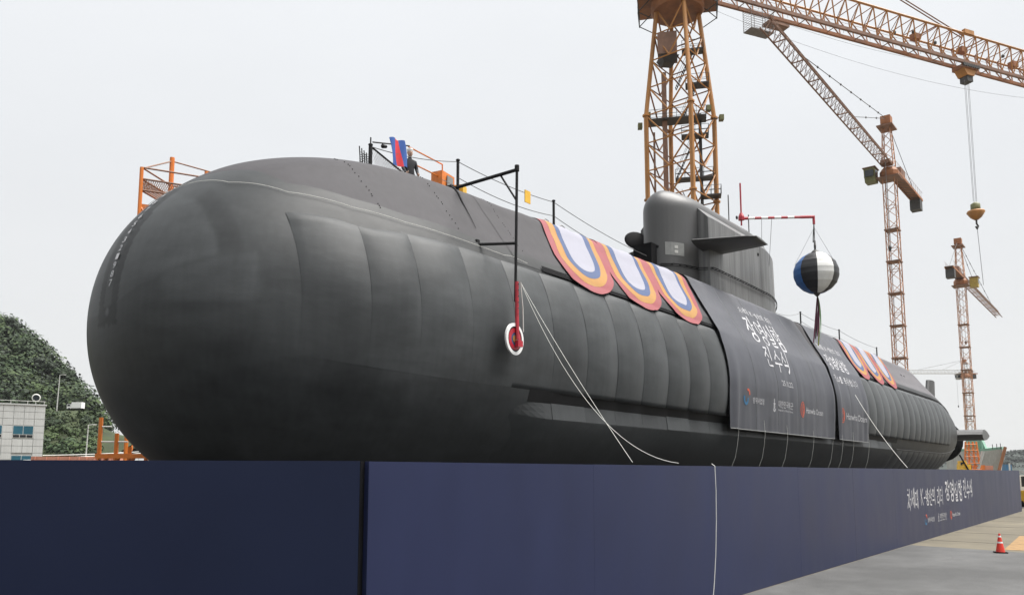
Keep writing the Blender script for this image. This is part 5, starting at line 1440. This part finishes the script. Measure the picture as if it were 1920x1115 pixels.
# ship on the berth beyond
D0 = 165
sb = thing('berthed_ship', 'grey ship hull with a green upper frame beyond the stern', 'ship', tuple(dp(1845, D0)))
def sp_(x, y, f): return dp(x, f) + Vector((0, 0, 3 + (885 - y) / 1500 * f))
prof_t = [sp_(1770, 846, 172), sp_(1836, 846, 166), sp_(1876, 842, 164), sp_(1879, 842, 172), sp_(1780, 846, 186)]
prof_b = [sp_(1770, 905, 172), sp_(1836, 905, 167), sp_(1866, 905, 166), sp_(1868, 905, 172), sp_(1780, 905, 186)]
MB().slab(prof_b, prof_t).build('hull', 'ship_grey', sb)
MB().slab([p + Vector((0, 0, 0)) for p in prof_t], [p + Vector((0, 0, .5)) for p in prof_t]).build('bulwark', 'ship_green', sb)
sup = MB().slab([sp_(1806, 845, 170), sp_(1846, 845, 167), sp_(1850, 845, 176), sp_(1812, 845, 176)], [sp_(1810, 824, 170), sp_(1838, 824, 167), sp_(1842, 824, 176), sp_(1815, 824, 176)]).build('superstructure', 'ship_green', sb)
for k in range(4): bar('frame_post', sp_(1812 + 9 * k, 846, 166.5), sp_(1810 + 9 * k, 822, 166.5), .12, 'ship_green', sup)
bar('stem_bar', sp_(1866, 884, 163.5), sp_(1882, 838, 163.5), .30, 'crane_rust', sb)
for k, x in enumerate((1858, 1866, 1873)): bar('rail_post', sp_(x, 842, 164), sp_(x, 833 - k, 164), .07, 'dark_steel', sb)
bar('mooring_boom', sp_(1828, 880, 150), sp_(1840, 846, 150), .28, 'ship_grey', sb)
# portal of yellow and orange machinery under the slim crane
mc = thing('yard_crawler', 'small yellow yard machine half hidden behind the wall near the stern', 'machine', tuple(dp(1803, 140)))
MB().box(sp_(1802, 877, 140), (1.5, 1.8, 1.3), va).build('body', 'signal_yellow', mc)
MB().box(sp_(1799, 869, 140), (.8, 1.4, 1.0), va).build('cab', 'signal_yellow', mc)
MB().box(sp_(1799, 869, 139.2), (.5, .1, .5), va).build('window', 'dark_glass', mc)
bar('boom', sp_(1795, 852, 139), sp_(1812, 884, 139), .13, 'matte_black', mc)
for x in (1797, 1808): MB().lathe([(.55, -.3), (.55, .3)], sp_(x, 912, 138.5), tuple(vf), 12).build('wheel', 'matte_black', mc)
og = thing('orange_portal', 'orange lattice portal around the foot of the right-hand crane', 'portal', tuple(dp(1818, 150)))
lx = (1800, 1811, 1824, 1836)
for x in lx: bar('leg', dp(x, 150), sp_(x + (1818 - x) * .45, 828, 150), .16, 'safety_orange', og)
for q, y in enumerate((880, 868, 856, 844, 833)):
    f_ = .45 * (905 - y) / 77
    bar('rail', sp_(1800 + 18 * f_, y, 149.8), sp_(1836 - 18 * f_, y, 149.8), .10, 'safety_orange', og)
    for k in range(3):
        xa, xb = lx[k], lx[k + 1]
        bar('brace', sp_(xa + (1818 - xa) * f_, y, 149.9), sp_(xb + (1818 - xb) * (f_ - .07), y + 12, 149.9), .07, 'safety_orange', og)
for k, (x, y, m_) in enumerate(((1806, 876, 'safety_orange'), (1830, 877, 'safety_orange'), (1845, 878, 'primer_pink'))): MB().box(sp_(x, y, 151), (1.6, 1.2, 1.1), va).build('winch_box', m_, og)
bs_ = thing('blue_shed', 'small blue shed far off beside the berthed ship', 'shed', tuple(dp(1881, 420)))
MB().box(sp_(1881, 880, 420), (3.2, 4, 5.5), va).build('wall', 'blue_print', bs_)
MB().box(sp_(1881, 869, 420), (3.6, 4.4, .5), va).build('roof', 'dark_steel', bs_)
tag(MB().tube([dp(1887, 400), sp_(1887, 868, 400)], .35, 7).build('white_mast', 'rail_white'), 'short white mast next to the blue shed', 'mast')
# yellow stair truck beyond the end of the wall
yt = thing('yellow_lift', 'yellow handrailed lift truck just past the far end of the wall', 'lift truck', (84, 8.4, 0))
MB().box((85.0, 8.55, .9), (2.4, 1.5, 1.0)).build('chassis', 'signal_yellow', yt)
MB().box((85.0, 8.5, 2.2), (1.6, 1.3, .9)).build('engine', 'dark_steel', yt)
MB().box((85.0, 8.5, 3.05), (2.2, 1.4, .25)).build('platform', 'rail_white', yt)
for X in (83.9, 84.6, 85.3, 86.0): bar('rail_post', (X, 7.85, 3.1), (X, 7.85, 4.1), .05, 'signal_yellow', yt)
for z in (3.6, 4.1): bar('rail', (83.9, 7.85, z), (86.0, 7.85, z), .05, 'signal_yellow', yt)
for X in (84.2, 85.8):
    for Y in (7.85, 9.2): MB().lathe([(.42, -.15), (.42, .15)], (X, Y, .42), (0, 1, 0), 14).build('wheel', 'matte_black', yt)
# traffic cone
tcn = thing('traffic_cone', 'red traffic cone with two white bands on the pavement at the right', 'traffic cone', (35.35, 4.67, .004))
MB().box((35.35, 4.67, .025), (.40, .40, .04), .4).build('base', 'matte_black', tcn)
def cone_r(z): return .155 - .125 * (z - .04) / .68
for nm, m, z0, z1 in (('body', 'cone_red', .04, .36), ('white_band', 'white_gloss', .36, .42), ('body', 'cone_red', .42, .58), ('white_band', 'white_gloss', .58, .64), ('tip', 'cone_red', .64, .72)):
    MB().lathe([(cone_r(z0), z0), (cone_r(z1), z1)], (35.35, 4.67, .004), n=20).build(nm, m, tcn, smooth=False)
# ------------------------------------------------------------------ haze
hz = bpy.data.materials.new('haze'); hz.use_nodes = True
hn = hz.node_tree.nodes; hl = hz.node_tree.links; hn.remove(hn['Principled BSDF'])
pv = hn.new('ShaderNodeVolumePrincipled'); pv.inputs['Color'].default_value = (.93, .95, .97, 1); pv.inputs['Density'].default_value = 0.00009; pv.inputs['Anisotropy'].default_value = 0.2
hl.new(pv.outputs[0], hn['Material Output'].inputs['Volume'])
MATS['haze'] = hz
HAZE = True
if HAZE:
    MB().box((1000, 150, 49), (2790, 1090, 102)).build('haze', 'haze', kind='stuff')
